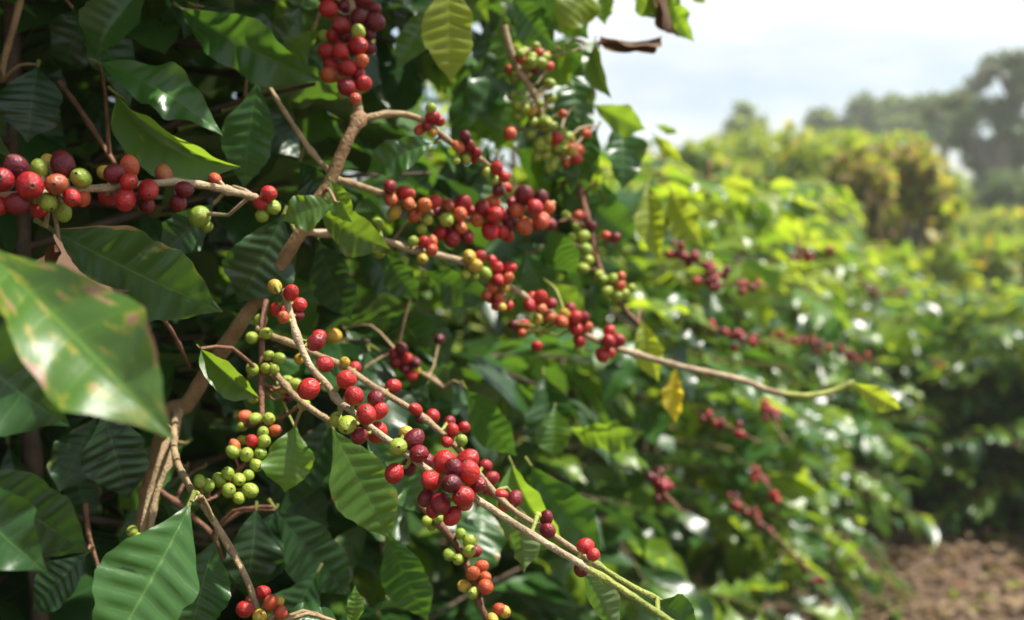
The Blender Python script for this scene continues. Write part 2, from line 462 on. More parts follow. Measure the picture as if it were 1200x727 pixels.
class Twig:
    """a branch: a bent tube with swollen nodes, plus pedicels to its cherries; leaves and cherries are its children"""
    def __init__(s, bush, pts, r0, r1, bark='tan', node=0.035, name="branch", label=None, ns=8, step=.006, rough=.09, tip=None):
        s.bush, s.name, s.label, s.bark = bush, name, label, bark
        s.path = spline(pts, step)
        rs = s.rs = np.random.RandomState(int(abs(pts[0][0] * 7919 + pts[0][2] * 104729) * 1000) % (1 << 30))
        n = len(s.path)
        arc = np.concatenate([[0], np.cumsum([(s.path[i + 1] - s.path[i]).length for i in range(n - 1)])])
        r = np.linspace(r0, r1, n)
        if node:
            f = np.abs(((arc / node + .3) % 1.0) - .5) * 2      # 1 at nodes
            na = rs.uniform(.25, .6, int(arc[-1] / node) + 3)[(arc / node + .3 + .5).astype(int)]
            r = r * (1 + na * np.clip((f - .78) / .22, 0, 1) ** 1.3) * (1 + .05 * np.sin(arc * 260 + 1) * np.sin(arc * 97))
        s.parts = [tube_arrays(s.path, r, ns, 0, rough, rs)]
        s.mats = [BARK[bark]]; s.mi = [np.zeros(len(s.parts[0][1]), int)]
        if tip:            # the youngest length of the twig is still green
            q = np.zeros(len(s.parts[0][1]), int); q[int(len(q) * tip):] = 1
            s.mats.append(BARK['green']); s.mi = [q]
        s.noff = len(s.parts[0][0]); s.P = np.array([tuple(v) for v in s.path]); s.kids = []
        bush.twigs.append(s)
    def near(s, p):
        i = int(np.argmin(((s.P - np.array(p)) ** 2).sum(1))); return s.path[i]
    def cherry(s, p, r, c, nav=None):
        a = s.near(p); d = Vector(p) - a
        L = d.length
        if L > 1e-5:
            b = a + d * max(0.0, (L - r * .85) / L)
            mid = (a + b) / 2 + Vector((0, 0, -.15 * L))
            if L < .05:
                V, Q = tube_arrays([a, mid, b], [.0016, .0013, .0017], 5, s.noff, 0, None, False)
                s.parts.append((V, Q)); s.noff += len(V); s.mi.append(np.full(len(Q), len(s.mats) - 1 if len(s.mats) > 1 else 0))
        axis = (nav or (d.normalized() + Vector(s.rs.uniform(-.5, .5, 3)) + Vector((0, -.1, -.1)))).normalized()
        M = Matrix.Translation(p) @ axis.to_track_quat('Z', 'Y').to_matrix().to_4x4() @ Matrix.Rotation(s.rs.uniform(0, 6.28), 4, 'Z') @ Matrix.Scale(r * s.rs.uniform(.88, 1.0), 4)
        if c == 'r' and s.rs.rand() < .28: c = 'c'
        s.kids.append(("cherry", cherry_me(c, s.rs.randint(3)), M, CLAB[c]))
    def leaf(s, M, me, label=None):
        s.kids.append(("leaf", me, M, label))
    def build(s):
        base = s.bush.base
        V = np.vstack([p[0] for p in s.parts]) - np.array(base)
        Q = np.vstack([p[1] for p in s.parts])
        o = link(s.name, mesh_np("branch_wood", V, clean_quads(Q), s.mats, np.concatenate(s.mi)), s.bush.root, s.label)
        T = Matrix.Translation(-Vector(base))
        for nm, me, M, lab in s.kids:
            k = link(nm, me, o, lab)
            k.matrix_local = T @ M
        return o
class Bush:
    def __init__(s, base, label, group='coffee bushes in the row', name="coffee_bush", cat="coffee bush"):
        s.base = tuple(base); s.twigs = []
        s.root = thing(name, base, label, cat, group)
    def build(s):
        for t in s.twigs: t.build()

# ------------------------------------------------------------------ setting: ground
def sstep(a, b, x):
    t = np.clip((x - a) / (b - a), 0, 1); return t * t * (3 - 2 * t)
def ground_z(x, y):
    x, y = np.asarray(x, float), np.asarray(y, float)
    h = 2.3 * sstep(7.5, 24, y - .15 * x) + 3.0 * sstep(20, 46, y) * np.exp(-((x - 9) / 12.) ** 2) + 1.5 * sstep(40, 90, y)
    h = h + .05 * np.sin(x * 1.7 + .5) * np.sin(y * 1.3) * sstep(.5, 3, np.hypot(x, y)) + .018 * np.sin(x * 6.1 + y * 2.) * np.sin(y * 5.3 - x)
    h = h + .25 * np.sin(x * .35 + 1) * np.sin(y * .27) * sstep(10, 30, y)
    return h
def gz(x, y): return float(ground_z(x, y))
g = np.linspace(-1, 1, 301)
gxs = np.sign(g) * (np.abs(g) ** 3.2) * 600 + g * 9
gys = np.sign(g) * (np.abs(g) ** 3.2) * 600 + g * 9 + 5
GX, GY = np.meshgrid(gxs, gys, indexing='ij')
rsg = np.random.RandomState(3)
GZ = ground_z(GX, GY) + rsg.normal(0, .010, GX.shape) * (np.hypot(GX, GY - 5) < 14)
idx = np.arange(301 * 301).reshape(301, 301)
gq = np.stack([idx[:-1, :-1], idx[1:, :-1], idx[1:, 1:], idx[:-1, 1:]], -1).reshape(-1, 4)
gm, nt, N = new_mat("soil and grass ground")
tcg = N("ShaderNodeTexCoord")
a1 = N("ShaderNodeTexNoise", {"Vector": tcg.outputs["Object"], "Scale": 3.0, "Detail": 8.0, "Roughness": .7})
a2 = N("ShaderNodeTexNoise", {"Vector": tcg.outputs["Object"], "Scale": 40.0, "Detail": 6.0, "Roughness": .7})
c1 = N("ShaderNodeMix", {0: a2.outputs[0], 6: (0.085, 0.055, 0.038, 1), 7: (0.30, 0.215, 0.155, 1)}, data_type='RGBA')
c2 = N("ShaderNodeMix", {0: N("ShaderNodeMapRange", {0: N("ShaderNodeTexNoise", {"Vector": tcg.outputs["Object"], "Scale": 1.6, "Detail": 6.0}).outputs[0], 1: .4, 2: .62, 4: .75}).outputs[0], 6: c1.outputs[2], 7: (0.10, 0.068, 0.05, 1)}, data_type='RGBA')
gr = N("ShaderNodeMix", {0: a1.outputs[0], 6: (0.085, 0.13, 0.02, 1), 7: (0.20, 0.24, 0.04, 1)}, data_type='RGBA')
sx = N("ShaderNodeSeparateXYZ", {0: tcg.outputs["Object"]})
gy = N("ShaderNodeMath", {0: sx.outputs[1], 1: a1.outputs[0]}, operation='ADD')
gf = N("ShaderNodeMapRange", {0: gy.outputs[0], 1: 7.2, 2: 8.6})
c3 = N("ShaderNodeMix", {0: gf.outputs[0], 6: c2.outputs[2], 7: gr.outputs[2]}, data_type='RGBA')
bpg = N("ShaderNodeBump", {"Height": a2.outputs[0], "Strength": .9, "Distance": .03})
pbg = N("ShaderNodeBsdfPrincipled", {"Base Color": c3.outputs[2], "Roughness": .95, "Specular IOR Level": .1, "Normal": bpg.outputs[0]})
N("ShaderNodeOutputMaterial", {"Surface": pbg.outputs[0]})
link("ground", mesh_np("ground", np.stack([GX, GY, GZ], -1).reshape(-1, 3), gq, [gm]), kind="structure")

# ------------------------------------------------------------------ the row of bushes
ROW_T, ROW_N = Vector((.485, .875, 0)), Vector((.875, -.485, 0))     # along the row, and out of its face
SIL = np.array([(-4000, -4000), (640, -4000), (676, -60), (692, 60), (705, 125), (745, 150), (790, 182), (830, 205), (880, 198), (940, 205),
                (1000, 225), (1040, 285), (1075, 318), (1130, 332), (1210, 326), (1600, 320), (5000, 320)], float)
def visible_ok(pts, lim):
    px, py, d = proj(pts)
    ys = np.interp(px, SIL[:, 0], SIL[:, 1])
    if ((d > .1) & (py < ys + 4)).any(): return False
    inf = (px > -150) & (px < 1350) & (py > -150) & (py < 880)
    if ((d > 0) & inf & (d < lim(px, py))).any(): return False
    if ((d < .42) & (d > -.4) & (np.hypot(pts[:, 0], pts[:, 2] - CAM_H) < .5)).any(): return False
    return True

def grow(bush, rs, cx, cy, H, rad, nbr, lim, palette, nobj=250, leafL=(.085, .15), face=None, stems=3, lodd=1, cherries=0, hmin=.22, own=True, dens=.062, shade=False):
    """fill a coffee bush: upright stems, level primaries, leaves in opposite pairs"""
    cand = []
    base = Vector(bush.base)
    tips = []
    for k in range(stems):
        a = k * 6.28 / stems + rs.uniform(0, 1)
        b = Vector((cx + .06 * math.cos(a), cy + .06 * math.sin(a), gz(cx, cy) - .03))
        lean = Vector((math.cos(a), math.sin(a), 0)) * rs.uniform(.05, .25) * rad
        pts = [b, b + lean * .35 + Vector((0, 0, H * .33)), b + lean * .7 + Vector((0, 0, H * .66)), b + lean + Vector((0, 0, H * .97))]
        tips.append(pts)
        if own or k:
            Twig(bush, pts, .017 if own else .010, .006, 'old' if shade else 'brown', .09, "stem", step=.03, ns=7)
    for i in range(nbr):
        st = tips[i % stems]
        h = hmin + (1 - hmin) * ((i + rs.uniform(0, 1)) / nbr)
        q = h * 3; j = min(2, int(q)); org = st[j].lerp(st[j + 1], q - j)
        az = i * 2.399 + rs.uniform(-.4, .4)
        L = rad * (1.05 - .55 * max(0, h - .45) ** 1.2 * 1.6) * rs.uniform(.75, 1.12)
        if h < .3: L *= .8 if shade else 1.12 if hmin < .05 else 1
        el = rs.uniform(.05, .45) + .5 * max(0, h - .7)
        d = Vector((math.cos(az), math.sin(az), el)).normalized()
        sag = rs.uniform(.12, .38) * L
        pts = [org + d * (L * t) + Vector((0, 0, -sag * t * t)) for t in (0, .33, .66, 1)]
        if not visible_ok(np.array([tuple(p) for p in pts]), lim):
            pts = [org + d * (L * t) + Vector((0, 0, -sag * t * t)) for t in (0, .2, .4, .55)]
            if not visible_ok(np.array([tuple(p) for p in pts]), lim):
                continue
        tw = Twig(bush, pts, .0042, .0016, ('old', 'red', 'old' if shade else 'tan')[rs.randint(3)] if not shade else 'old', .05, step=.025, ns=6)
        path = tw.path; n = len(path)
        arc = 0; nxt = .12 * L
        for m in range(1, n):
            arc += (path[m] - path[m - 1]).length
            if arc < nxt and m < n - 1: continue
            nxt += dens * rs.uniform(.8, 1.25)
            fwd = (path[m] - path[m - 1]).normalized()
            sd = fwd.cross(Vector((0, 0, 1))).normalized()
            for sg in (-1, 1):
                ll = rs.uniform(*leafL) * (.75 if m > n - 3 else 1)
                dr = (sd * sg * rs.uniform(.5, 1) + fwd * rs.uniform(.25, .9) + Vector((0, 0, rs.uniform(-.9, .1)))).normalized()
                b = path[m] + dr * ll * .1
                t = b + dr * ll
                nr = Vector((rs.uniform(-.5, .5), rs.uniform(-.5, .5), 1)) + Vector((dr.x, dr.y, 0)) * rs.uniform(.1, .7)
                side = sd * sg * ll * .2
                mid = (b + t) / 2
                if not visible_ok(np.array([tuple(b), tuple(t), tuple(mid + side), tuple(mid - side)]), lim): continue
                M = leaf_matrix(b, t, nr, rs.uniform(.85, 1.1))
                hh = (t.z - bush.base[2]) / H
                px, py, dd = proj(tuple(mid))
                inside = (-60 < px[0] < 1260) and (-60 < py[0] < 790) and dd[0] > 0
                score = (ll / max(dd[0], .1)) * math.exp(3.0 * (min(0, (mid - Vector((cx, cy, 0))).dot(ROW_N if face is None else face) - rad * .8))) if inside else 0
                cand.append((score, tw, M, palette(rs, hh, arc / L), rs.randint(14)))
    cand.sort(key=lambda c: -c[0])
    for s, tw, M, mat, var in cand[:nobj]:
        if s <= 0: break
        tw.leaf(M, leaf_me(var, mat, lodd), {'yellow': "yellow leaf", 'dead': "dead brown leaf"}.get(mat))
    rest = [c for c in cand[nobj:]] + [c for c in cand[:nobj] if c[0] <= 0]
    if rest:
        names = sorted({c[3] for c in rest})
        T = Matrix.Translation(-base)
        link("leaves", joined_leaves("leaves", [T @ c[2] for c in rest], [names.index(c[3]) for c in rest], [LM[k] for k in names]), bush.root, None, "stuff")
    return len(cand)

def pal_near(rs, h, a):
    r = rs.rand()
    return 'dark' if r < .66 else 'green' if r < .93 else 'worn' if r < .98 else 'light'  # mostly dark greens: shade of the inner bush put into leaf colour
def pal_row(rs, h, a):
    r = rs.rand() + (.34 * (h - .66) if h > .66 else -.20)  # brighter greens towards the top: backlight put into the leaf colour
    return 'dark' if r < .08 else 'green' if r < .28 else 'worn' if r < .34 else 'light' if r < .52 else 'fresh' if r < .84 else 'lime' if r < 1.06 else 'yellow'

#---------------- the bush nearest the camera
def face_depth(px):
    k = np.clip((np.asarray(px, float) - 600) / FPX, -.7, .50)
    return np.clip((.2425 * .485 + .4375 * .875) / (.485 - k * .875) * 0 + (.4375 + k * .2425) / (.485 - .875 * k) * .875 + .2425, .4, 40)
def lim_near(px, py):
    return np.maximum(.80, face_depth(px) * .98 + .04)
def lim_row(px, py):
    return np.where(px < 700, 1.1, face_depth(px) * .9)

B1 = Bush((-.40, .93, gz(-.40, .93)), "large coffee bush nearest the camera, its long twig of red cherries in sharp focus")
def W(pts): return [P(*p) for p in pts]

def T1(pts, r0, r1, bark='tan', **k):      # radii in photograph pixels at the twig's depth
    d0, d1 = pts[0][2], pts[-1][2]
    return Twig(B1, W(pts), r0 * .9 * d0 / FPX, r1 * .9 * d1 / FPX, bark, **k)

stem = T1([(120, 900, .86), (185, 530, .80), (222, 470, .79), (262, 408, .78), (300, 352, .77), (345, 285, .76), (382, 222, .76), (406, 168, .76), (424, 134, .77)], 13, 7.5, 'brown', node=.07, name="stem", ns=12)
root_pts = [Vector(B1.base) - Vector((0, 0, .03)), Vector(B1.base) + Vector((.0, -.05, .35)), P(120, 900, .86)]
Twig(B1, root_pts, .020, 13 * .86 / FPX, 'brown', .08, "stem", ns=10, step=.02)
t_top = T1([(421, 138, .77), (418, 118, .77), (416, 60, .78), (412, 0, .80), (405, -60, .82)], 7, 4, 'tan', node=.03)
t_left = T1([(300, 232, .70), (252, 220, .66), (205, 214, .63), (143, 219, .60), (95, 222, .585), (40, 228, .57), (-40, 232, .55), (-90, 240, .54)], 5.2, 5, 'pale', node=.045)
t_tr = T1([(424, 140, .77), (445, 135, .78), (470, 134, .79), (497, 142, .80), (530, 168, .82), (560, 184, .84), (582, 205, .86), (592, 228, .87)], 5, 3, 'tan', node=.03)
t_up = T1([(388, 204, .765), (365, 178, .77), (338, 138, .77), (312, 96, .78), (296, 60, .8)], 4.2, 2.5, 'tan')
t_m1 = T1([(386, 208, .76), (418, 217, .78), (450, 228, .80), (490, 244, .83), (540, 258, .86), (590, 250, .87), (650, 238, .88)], 5, 3.5, 'tan', node=.03)
t_m2 = T1([(346, 272, .76), (372, 273, .78), (400, 276, .79), (452, 283, .81), (480, 292, .82), (515, 300, .83), (545, 308, .84), (585, 328, .87), (625, 355, .90), (665, 380, .94),
           (695, 397, .96), (735, 412, .98), (800, 430, 1.0), (870, 446, 1.02), (905, 459, 1.03), (945, 464, 1.04), (978, 458, 1.05), (1000, 448, 1.05)], 5.2, 4.2, 'pale', node=.04, tip=.86)
t_f = T1([(333, 340, .66), (342, 375, .65), (352, 405, .645), (366, 433, .64), (384, 452, .635), (396, 470, .63), (412, 482, .625), (437, 503, .62), (470, 527, .615), (510, 557, .61), (560, 586, .60),
          (600, 612, .595), (640, 637, .59), (682, 662, .58), (735, 695, .575), (800, 738, .57)], 4.6, 4.6, 'pale', node=.05, ns=12, step=.004, tip=.80)
t_b = T1([(300, 385, .74), (318, 394, .74), (345, 404, .735), (375, 418, .73), (405, 431, .72), (440, 455, .72), (490, 485, .71), (520, 510, .70), (545, 535, .69), (580, 578, .68), (607, 602, .67), (640, 622, .66), (690, 656, .65), (740, 687, .645), (785, 710, .64)], 4.6, 3.8, 'tan', node=.04, tip=.82, ns=10)
t_low = T1([(490, 590, .72), (514, 614, .72), (536, 640, .72), (549, 668, .71), (564, 712, .70), (590, 760, .7)], 5, 4.4, 'red', node=.03)
t_v = T1([(312, 352, .76), (307, 385, .74), (307, 420, .73), (306, 460, .72), (307, 500, .71), (300, 530, .70), (282, 548, .69), (268, 568, .68), (252, 582, .67), (237, 588, .66)], 4.2, 3.2, 'red', node=.03)
t_lo2 = T1([(204, 486, .79), (203, 510, .75), (207, 540, .71), (222, 570, .68), (238, 592, .66), (262, 630, .65), (282, 665, .64), (295, 694, .635), (306, 740, .63)], 4.6, 4.4, 'tan', node=.05)
t_s1 = T1([(206, 480, .79), (203, 505, .755), (190, 530, .73), (176, 575, .72), (165, 625, .71)], 4, 3.5, 'tan')
t_s2 = T1([(212, 476, .79), (206, 505, .77), (200, 535, .75), (184, 575, .74), (176, 622, .73)], 5, 4, 'tan')
t_s3 = T1([(178, 570, .80), (205, 588, .80), (228, 608, .80), (248, 627, .80), (262, 660, .82)], 4, 3.5, 'red')
t_s4 = T1([(175, 352, .70), (190, 372, .72), (205, 395, .74), (222, 430, .78)], 3, 2.4, 'red')
t_s5 = T1([(70, 96, .82), (98, 135, .80), (128, 182, .78), (150, 215, .76)], 3.4, 3, 'red')
t_s6 = T1([(30, -20, .80), (15, 35, .79), (5, 70, .78), (2, 95, .77)], 4.4, 4, 'brown')
t_s7 = T1([(100, 590, .74), (104, 625, .74), (114, 662, .74), (124, 690, .74)], 3.2, 3, 'red')
t_g = T1([(316, 428, .73), (334, 452, .715), (352, 470, .70), (365, 480, .69), (384, 492, .68), (402, 500, .665)], 4.4, 4, 'tan')
t_p = T1([(322, 440, .76), (330, 466, .74), (338, 486, .73), (348, 506, .72)], 2, 2, 'green', node=0)
t_ur = T1([(590, 30, .95), (602, 72, .96), (616, 95, .97), (628, 116, .98), (640, 150, 1.0), (655, 180, 1.02)], 5, 3.2, 'pale', node=.04)
t_r1 = T1([(680, 225, 1.05), (692, 270, 1.04), (700, 305, 1.03), (712, 335, 1.02), (730, 360, 1.02), (748, 380, 1.02)], 4.6, 3, 'red', node=.04)
t_k = T1([(520, 455, .95), (502, 442, .94), (485, 432, .93), (465, 412, .93)], 3, 2.4, 'tan')
t_sd = T1([(405, -60, .82), (480, -62, .88), (560, -48, .94), (650, -30, .98), (740, -18, 1.0), (800, -12, 1.02)], 4, 3, 'tan')

t_fl = T1([(597, 52, .955), (630, 66, .98), (665, 62, 1.0), (692, 51, 1.015), (702, 50, 1.02)], 1.6, 1.2, 'tan', node=0)
rq0 = random.Random(77)
def cher(tw, dep, items):
    for it in items:
        px, py, rp, c = it[:4]
        a = tw.P
        qx, qy, qd = proj(a)
        i = int(np.argmin((qx - px) ** 2 + (qy - py) ** 2))
        d = qd[i] + (it[4] if len(it) > 4 else dep)
        p = P(px, py, d)
        tw.cherry(p, rp * d / FPX, c)
cher(t_left, -.004, [(19, 197, 14.5, 'd'), (3, 211, 15, 'r', -.014), (35, 218, 16, 'r', -.018), (20, 239, 13, 'd', -.012), (-1, 242, 11, 'r'), (46, 198, 11, 'g', .004), (57, 191, 9, 'y', .015),
    (74, 193, 14.5, 'd', .002), (66, 216, 14, 'm', -.016), (95, 209, 12, 'g', -.006), (56, 237, 12, 'g', -.01), (84, 232, 11.5, 'r', -.014), (97, 232, 9.5, 'o', .002), (45, 246, 10.5, 'r', .006), (74, 249, 10.5, 'g', .002),
    (134, 204, 13.5, 'd', -.008), (124, 203, 9.5, 'y', .01), (152, 195, 11, 'o', .003), (151, 213, 10.5, 'r', -.014), (174, 223, 13.5, 'r', -.014), (147, 234, 13, 'r', -.008), (126, 231, 12, 'r', .012), (172, 241, 10.5, 'd', 0), (161, 233, 9, 'd', .012),
    (192, 205, 11, 'm', .004), (216, 222, 10.5, 'd', -.01), (209, 238, 10.5, 'd', 0), (252, 210, 8, 'o', .03), (234, 254, 14, 'g', .06), (243, 266, 7, 'g', .07),
    (315, 227, 9.5, 'r', -.004), (305, 238, 8.5, 'r', 0), (320, 243, 8.5, 'g', .004), (307, 253, 8, 'g', .004), (-25, 215, 14, 'r'), (-30, 243, 13, 'd')])
cher(t_top, -.006, [(385, 11, 10.5, 'r'), (383, -3, 10, 'r'), (403, 8, 8, 'd', 0), (420, 20, 10.5, 'd', -.012), (439, 10, 8, 'd'), (439, 26, 11.5, 'd'), (425, 0, 10, 'd', 0), (400, 30, 11, 'r', -.012), (420, 38, 8, 'g', -.014), (433, 40, 8, 'd', 0),
    (391, 42, 9.5, 'r', .004), (406, 43, 9, 'd', 0), (419, 54, 12, 'r', -.010), (432, 57, 8, 'd', .004), (384, 61, 10, 'r', 0), (399, 61, 10.5, 'r', -.014), (424, 72, 8, 'o', -.012), (408, 80, 10.5, 'r', -.012), (389, 77, 10, 'r', 0), (386, 88, 9.5, 'o', 0), (396, 88, 8, 'o', .01),
    (420, 87, 9, 'r', -.004), (406, 102, 10.5, 'r', -.010), (426, 98, 10, 'r', -.004), (416, 116, 8, 'o', -.012), (400, 112, 6, 'g', .012), (379, 42, 7, 'g', .02), (395, -12, 11, 'r'), (412, -18, 11, 'r'), (430, -14, 10, 'd'),
    (408, 20, 8, 'd', .012), (410, 68, 9, 'd', .01), (398, 50, 8, 'r', .012)])
cher(t_tr, -.006, [(505, 127, 7, 'g'), (507, 137, 7.5, 'r'), (515, 142, 7, 'r'), (500, 148, 6.5, 'r'), (507, 155, 6.5, 'y'), (492, 152, 6.5, 'o', .004), (545, 160, 7, 'd'), (550, 171, 7.5, 'r'), (537, 172, 7, 'o'), (558, 179, 7, 'r'), (556, 186, 6, 'r', .004),
    (534, 188, 6, 'g'), (546, 186, 6, 'g'), (582, 197, 8, 'r'), (591, 207, 7, 'r'), (580, 212, 6, 'g'), (570, 202, 6, 'g'), (584, 223, 7.5, 'd'), (594, 220, 6, 'r', .006), (598, 157, 8, 'o', .05)])
cher(t_m1, -.008, [(457, 219, 9, 'r'), (458, 234, 8.5, 'o'), (462, 249, 8.5, 'y', -.002), (474, 226, 9, 'r'), (482, 228, 6, 'o', .004), (479, 239, 8.5, 'o', -.014), (485, 253, 9, 'o', 0), (497, 241, 10, 'o', -.014), (501, 258, 7, 'g'), (494, 269, 7, 'g'),
    (509, 237, 8.5, 'r'), (511, 248, 8, 'd', 0), (525, 241, 8.5, 'm', -.006), (523, 258, 9.5, 'g', -.018), (542, 239, 10.5, 'r', -.010), (539, 251, 8.5, 'o', -.02), (516, 273, 9, 'r', 0), (530, 279, 10.5, 'r', -.008), (540, 267, 8, 'o', -.012), (547, 277, 8, 'r', -.006), (528, 268, 8, 'd', .006),
    (565, 244, 9.5, 'r'), (578, 237, 9.5, 'o', 0), (580, 252, 10.5, 'r', -.014), (559, 258, 9, 'o', -.006), (591, 252, 8, 'd', 0), (574, 271, 10.5, 'r', -.006), (588, 272, 9, 'r', 0), (597, 262, 8, 'd', .004), (552, 248, 7.5, 'r', .004),
    (614, 229, 11, 'd'), (634, 232, 9, 'd', 0), (627, 243, 11, 'r', -.016), (606, 247, 9.5, 'o', -.006), (643, 243, 7.5, 'o', 0), (635, 259, 9.5, 'o', -.008), (645, 263, 7.5, 'd', 0), (615, 265, 10, 'o', -.004), (626, 264, 8, 'd', .006), (600, 238, 7, 'r', .006), (595, 276, 7, 'r', .01)])
cher(t_m2, -.008, [(484, 283, 6.5, 'g'), (497, 284, 8, 'r'), (506, 293, 8, 'o'), (495, 303, 8, 'y'), (507, 283, 6.5, 'o', 0), (442, 262, 7.5, 'g', .03), (444, 296, 8, 'g', .03), (550, 301, 8.5, 'y'), (557, 312, 8.5, 'y', -.014), (562, 301, 7.5, 'r'), (546, 322, 6.5, 'g'), (569, 320, 7.5, 'g'), (556, 324, 6, 'g'),
    (583, 314, 8, 'r'), (597, 314, 7.5, 'r'), (584, 328, 7, 'r', -.016), (595, 326, 7.5, 'o', -.014), (592, 337, 7, 'y'), (571, 322, 7, 'y', 0), (576, 337, 7.5, 'o'), (570, 346, 6.5, 'o'), (585, 348, 7, 'o'), (583, 357, 7.5, 'r'), (596, 359, 6.5, 'r'), (588, 360, 6, 'y', -.014), (575, 350, 6, 'r', .006), (577, 306, 6, 'r', .006),
    (633, 349, 8.5, 'r'), (621, 358, 8.5, 'r'), (634, 362, 8, 'o', -.014), (646, 356, 8, 'r'), (644, 371, 8, 'o', -.012), (631, 374, 7.5, 'y'), (658, 377, 8, 'o', -.012), (661, 369, 7, 'y'), (673, 372, 9, 'r'), (684, 372, 7.5, 'r'), (675, 386, 8.5, 'r', -.014), (687, 384, 7, 'o'), (679, 399, 8, 'r'), (678, 409, 6, 'g'),
    (613, 382, 8, 'r', .05), (602, 381, 6, 'd', .05), (618, 386, 7, 'r', .05), (612, 391, 6, 'o', .04), (629, 406, 6.5, 'r', .06), (632, 390, 6, 'g', .05), (624, 348, 7, 'r', .008), (668, 362, 7, 'r', .008),
    (714, 388, 8, 'r'), (713, 400, 9, 'r', -.014), (724, 399, 9, 'r'), (706, 416, 8.5, 'r'), (715, 413, 7.5, 'o'), (719, 408, 7, 'r', .006)])
cher(t_f, -.004, [(322, 336, 8.5, 'y', .02), (341, 343, 9.5, 'r', -.008), (351, 357, 8.5, 'r', .006), (325, 363, 9, 'r', .012), (332, 372, 8, 'o', -.012), (349, 370, 7, 'd', .01), (370, 401, 10.5, 'r', .004), (374, 394, 8.5, 'r', .012), (381, 427, 10.5, 'r', .008),
    (406, 445, 11.5, 'r', -.004), (415, 464, 12.5, 'r', -.008), (440, 467, 10.5, 'd', .006), (429, 486, 13.5, 'r', -.018), (445, 482, 10, 'r', .004), (362, 456, 12.5, 'r', -.008), (407, 498, 12, 'g', -.014), (394, 492, 9, 'g', .01), (421, 511, 10.5, 'r', -.008), (442, 507, 12.5, 'r', .012),
    (485, 515, 12.5, 'd', .004), (476, 507, 9, 'y', .012), (466, 524, 11.5, 'g', -.014), (491, 532, 12, 'r', -.006), (462, 555, 13, 'r', -.012), (479, 548, 9, 'd', .004), (501, 540, 10, 'd', .006),
    (521, 541, 15, 'r', -.006), (547, 541, 13.5, 'r', -.004), (505, 563, 12.5, 'r', -.020), (500, 584, 11.5, 'd', -.014), (516, 590, 13.5, 'r', -.020), (529, 567, 13, 'd', -.028), (543, 582, 14, 'r', -.022), (530, 605, 11, 'r', -.008), (550, 554, 13, 'r', -.014), (561, 568, 11.5, 'r', -.006), (508, 598, 10, 'r', .004), (545, 590, 10, 'o', -.004), (532, 550, 12, 'd', -.018),
    (630, 604, 5, 'g', .04), (686, 640, 10, 'r', .004), (695, 650, 8.5, 'r', .002), (681, 667, 9.5, 'd', .01)])
cher(t_b, -.006, [(391, 394, 10, 'y', .08), (404, 425, 6.5, 'y'), (416, 431, 7.5, 'r', .01), (461, 453, 9.5, 'r', .01), (487, 480, 8, 'r'), (507, 488, 9, 'r', .006), (493, 491, 7, 'd', .002), (530, 504, 8.5, 'r'), (544, 501, 7.5, 'r', .004), (541, 516, 7.5, 'g'), (524, 518, 7, 'r'), (351, 421, 7, 'y', .01),
    (569, 546, 8.5, 'r', .01), (577, 560, 8.5, 'r', .008), (587, 580, 8, 'r', .0), (591, 592, 8, 'o', .004), (604, 584, 8.5, 'd', .006), (574, 575, 7, 'r', .01), (600, 590, 7, 'r', .006), (640, 607, 8.5, 'd'), (642, 622, 9.5, 'd'), (527, 494, 7, 'r', .012)])
cher(t_low, -.006, [(500, 611, 7, 'g'), (514, 608, 6.5, 'g'), (506, 617, 6, 'g', .004), (540, 626, 7.5, 'g'), (550, 634, 7.5, 'g'), (550, 646, 7.5, 'g', -.012), (557, 646, 7.5, 'r', .002), (527, 650, 7.5, 'g'), (537, 656, 7.5, 'g', -.01), (564, 664, 8, 'o'), (554, 672, 8, 'o', -.012), (568, 676, 7.5, 'o'), (569, 688, 9, 'o', -.01), (544, 687, 7.5, 'y'), (554, 695, 7.5, 'g', -.01), (560, 683, 7, 'r', .006),
    (585, 714, 8, 'o'), (591, 717, 8, 'y'), (577, 726, 8, 'y', -.012)])
cher(t_v, -.006, [(295, 396, 7, 'g'), (312, 391, 8, 'g'), (305, 376, 8, 'g', .01), (315, 417, 7, 'g'), (327, 420, 7.5, 'g'), (296, 433, 7.5, 'g'), (311, 432, 6.5, 'g'), (321, 433, 6.5, 'g'), (297, 467, 7, 'g', .03), (332, 456, 8, 'y', .02), (319, 457, 5, 'o', .03), (338, 466, 6.5, 'd', .02), (347, 450, 8, 'g', .01), (337, 447, 7, 'g', .03), (356, 474, 8, 'g', -.01),
    (287, 488, 8, 'o'), (299, 491, 7, 'g'), (315, 491, 8, 'g'), (284, 500, 6, 'g', .012), (322, 505, 7.5, 'o'), (308, 507, 8, 'g', -.012), (309, 517, 8, 'g', -.014), (295, 517, 8.5, 'r', -.012), (284, 516, 6.5, 'g', .004), (275, 522, 7, 'o', .002), (273, 530, 8, 'g', 0), (289, 533, 8.5, 'g', -.010), (305, 531, 8.5, 'g', -.008), (300, 545, 8, 'g', -.006),
    (234, 564, 7.5, 'g'), (244, 569, 8, 'g'), (257, 563, 8, 'g'), (267, 555, 8, 'g', -.012), (280, 562, 8, 'g'), (291, 557, 7.5, 'g'), (268, 575, 8.5, 'g', -.012), (293, 575, 9, 'g', -.008), (280, 584, 8, 'g', -.006), (229, 581, 6, 'g')])
cher(t_lo2, -.006, [(287, 714, 10.5, 'r', -.008), (308, 695, 9, 'r', .004), (317, 706, 8.5, 'o', -.002), (326, 705, 7, 'y', .006), (329, 718, 8, 'o', .002), (304, 722, 8.5, 'y', -.004), (316, 722, 7, 'g', .004), (293, 704, 6, 'o', .01)])
cher(t_s1, -.004, [(155, 623, 7.5, 'g'), (162, 630, 6, 'g')])
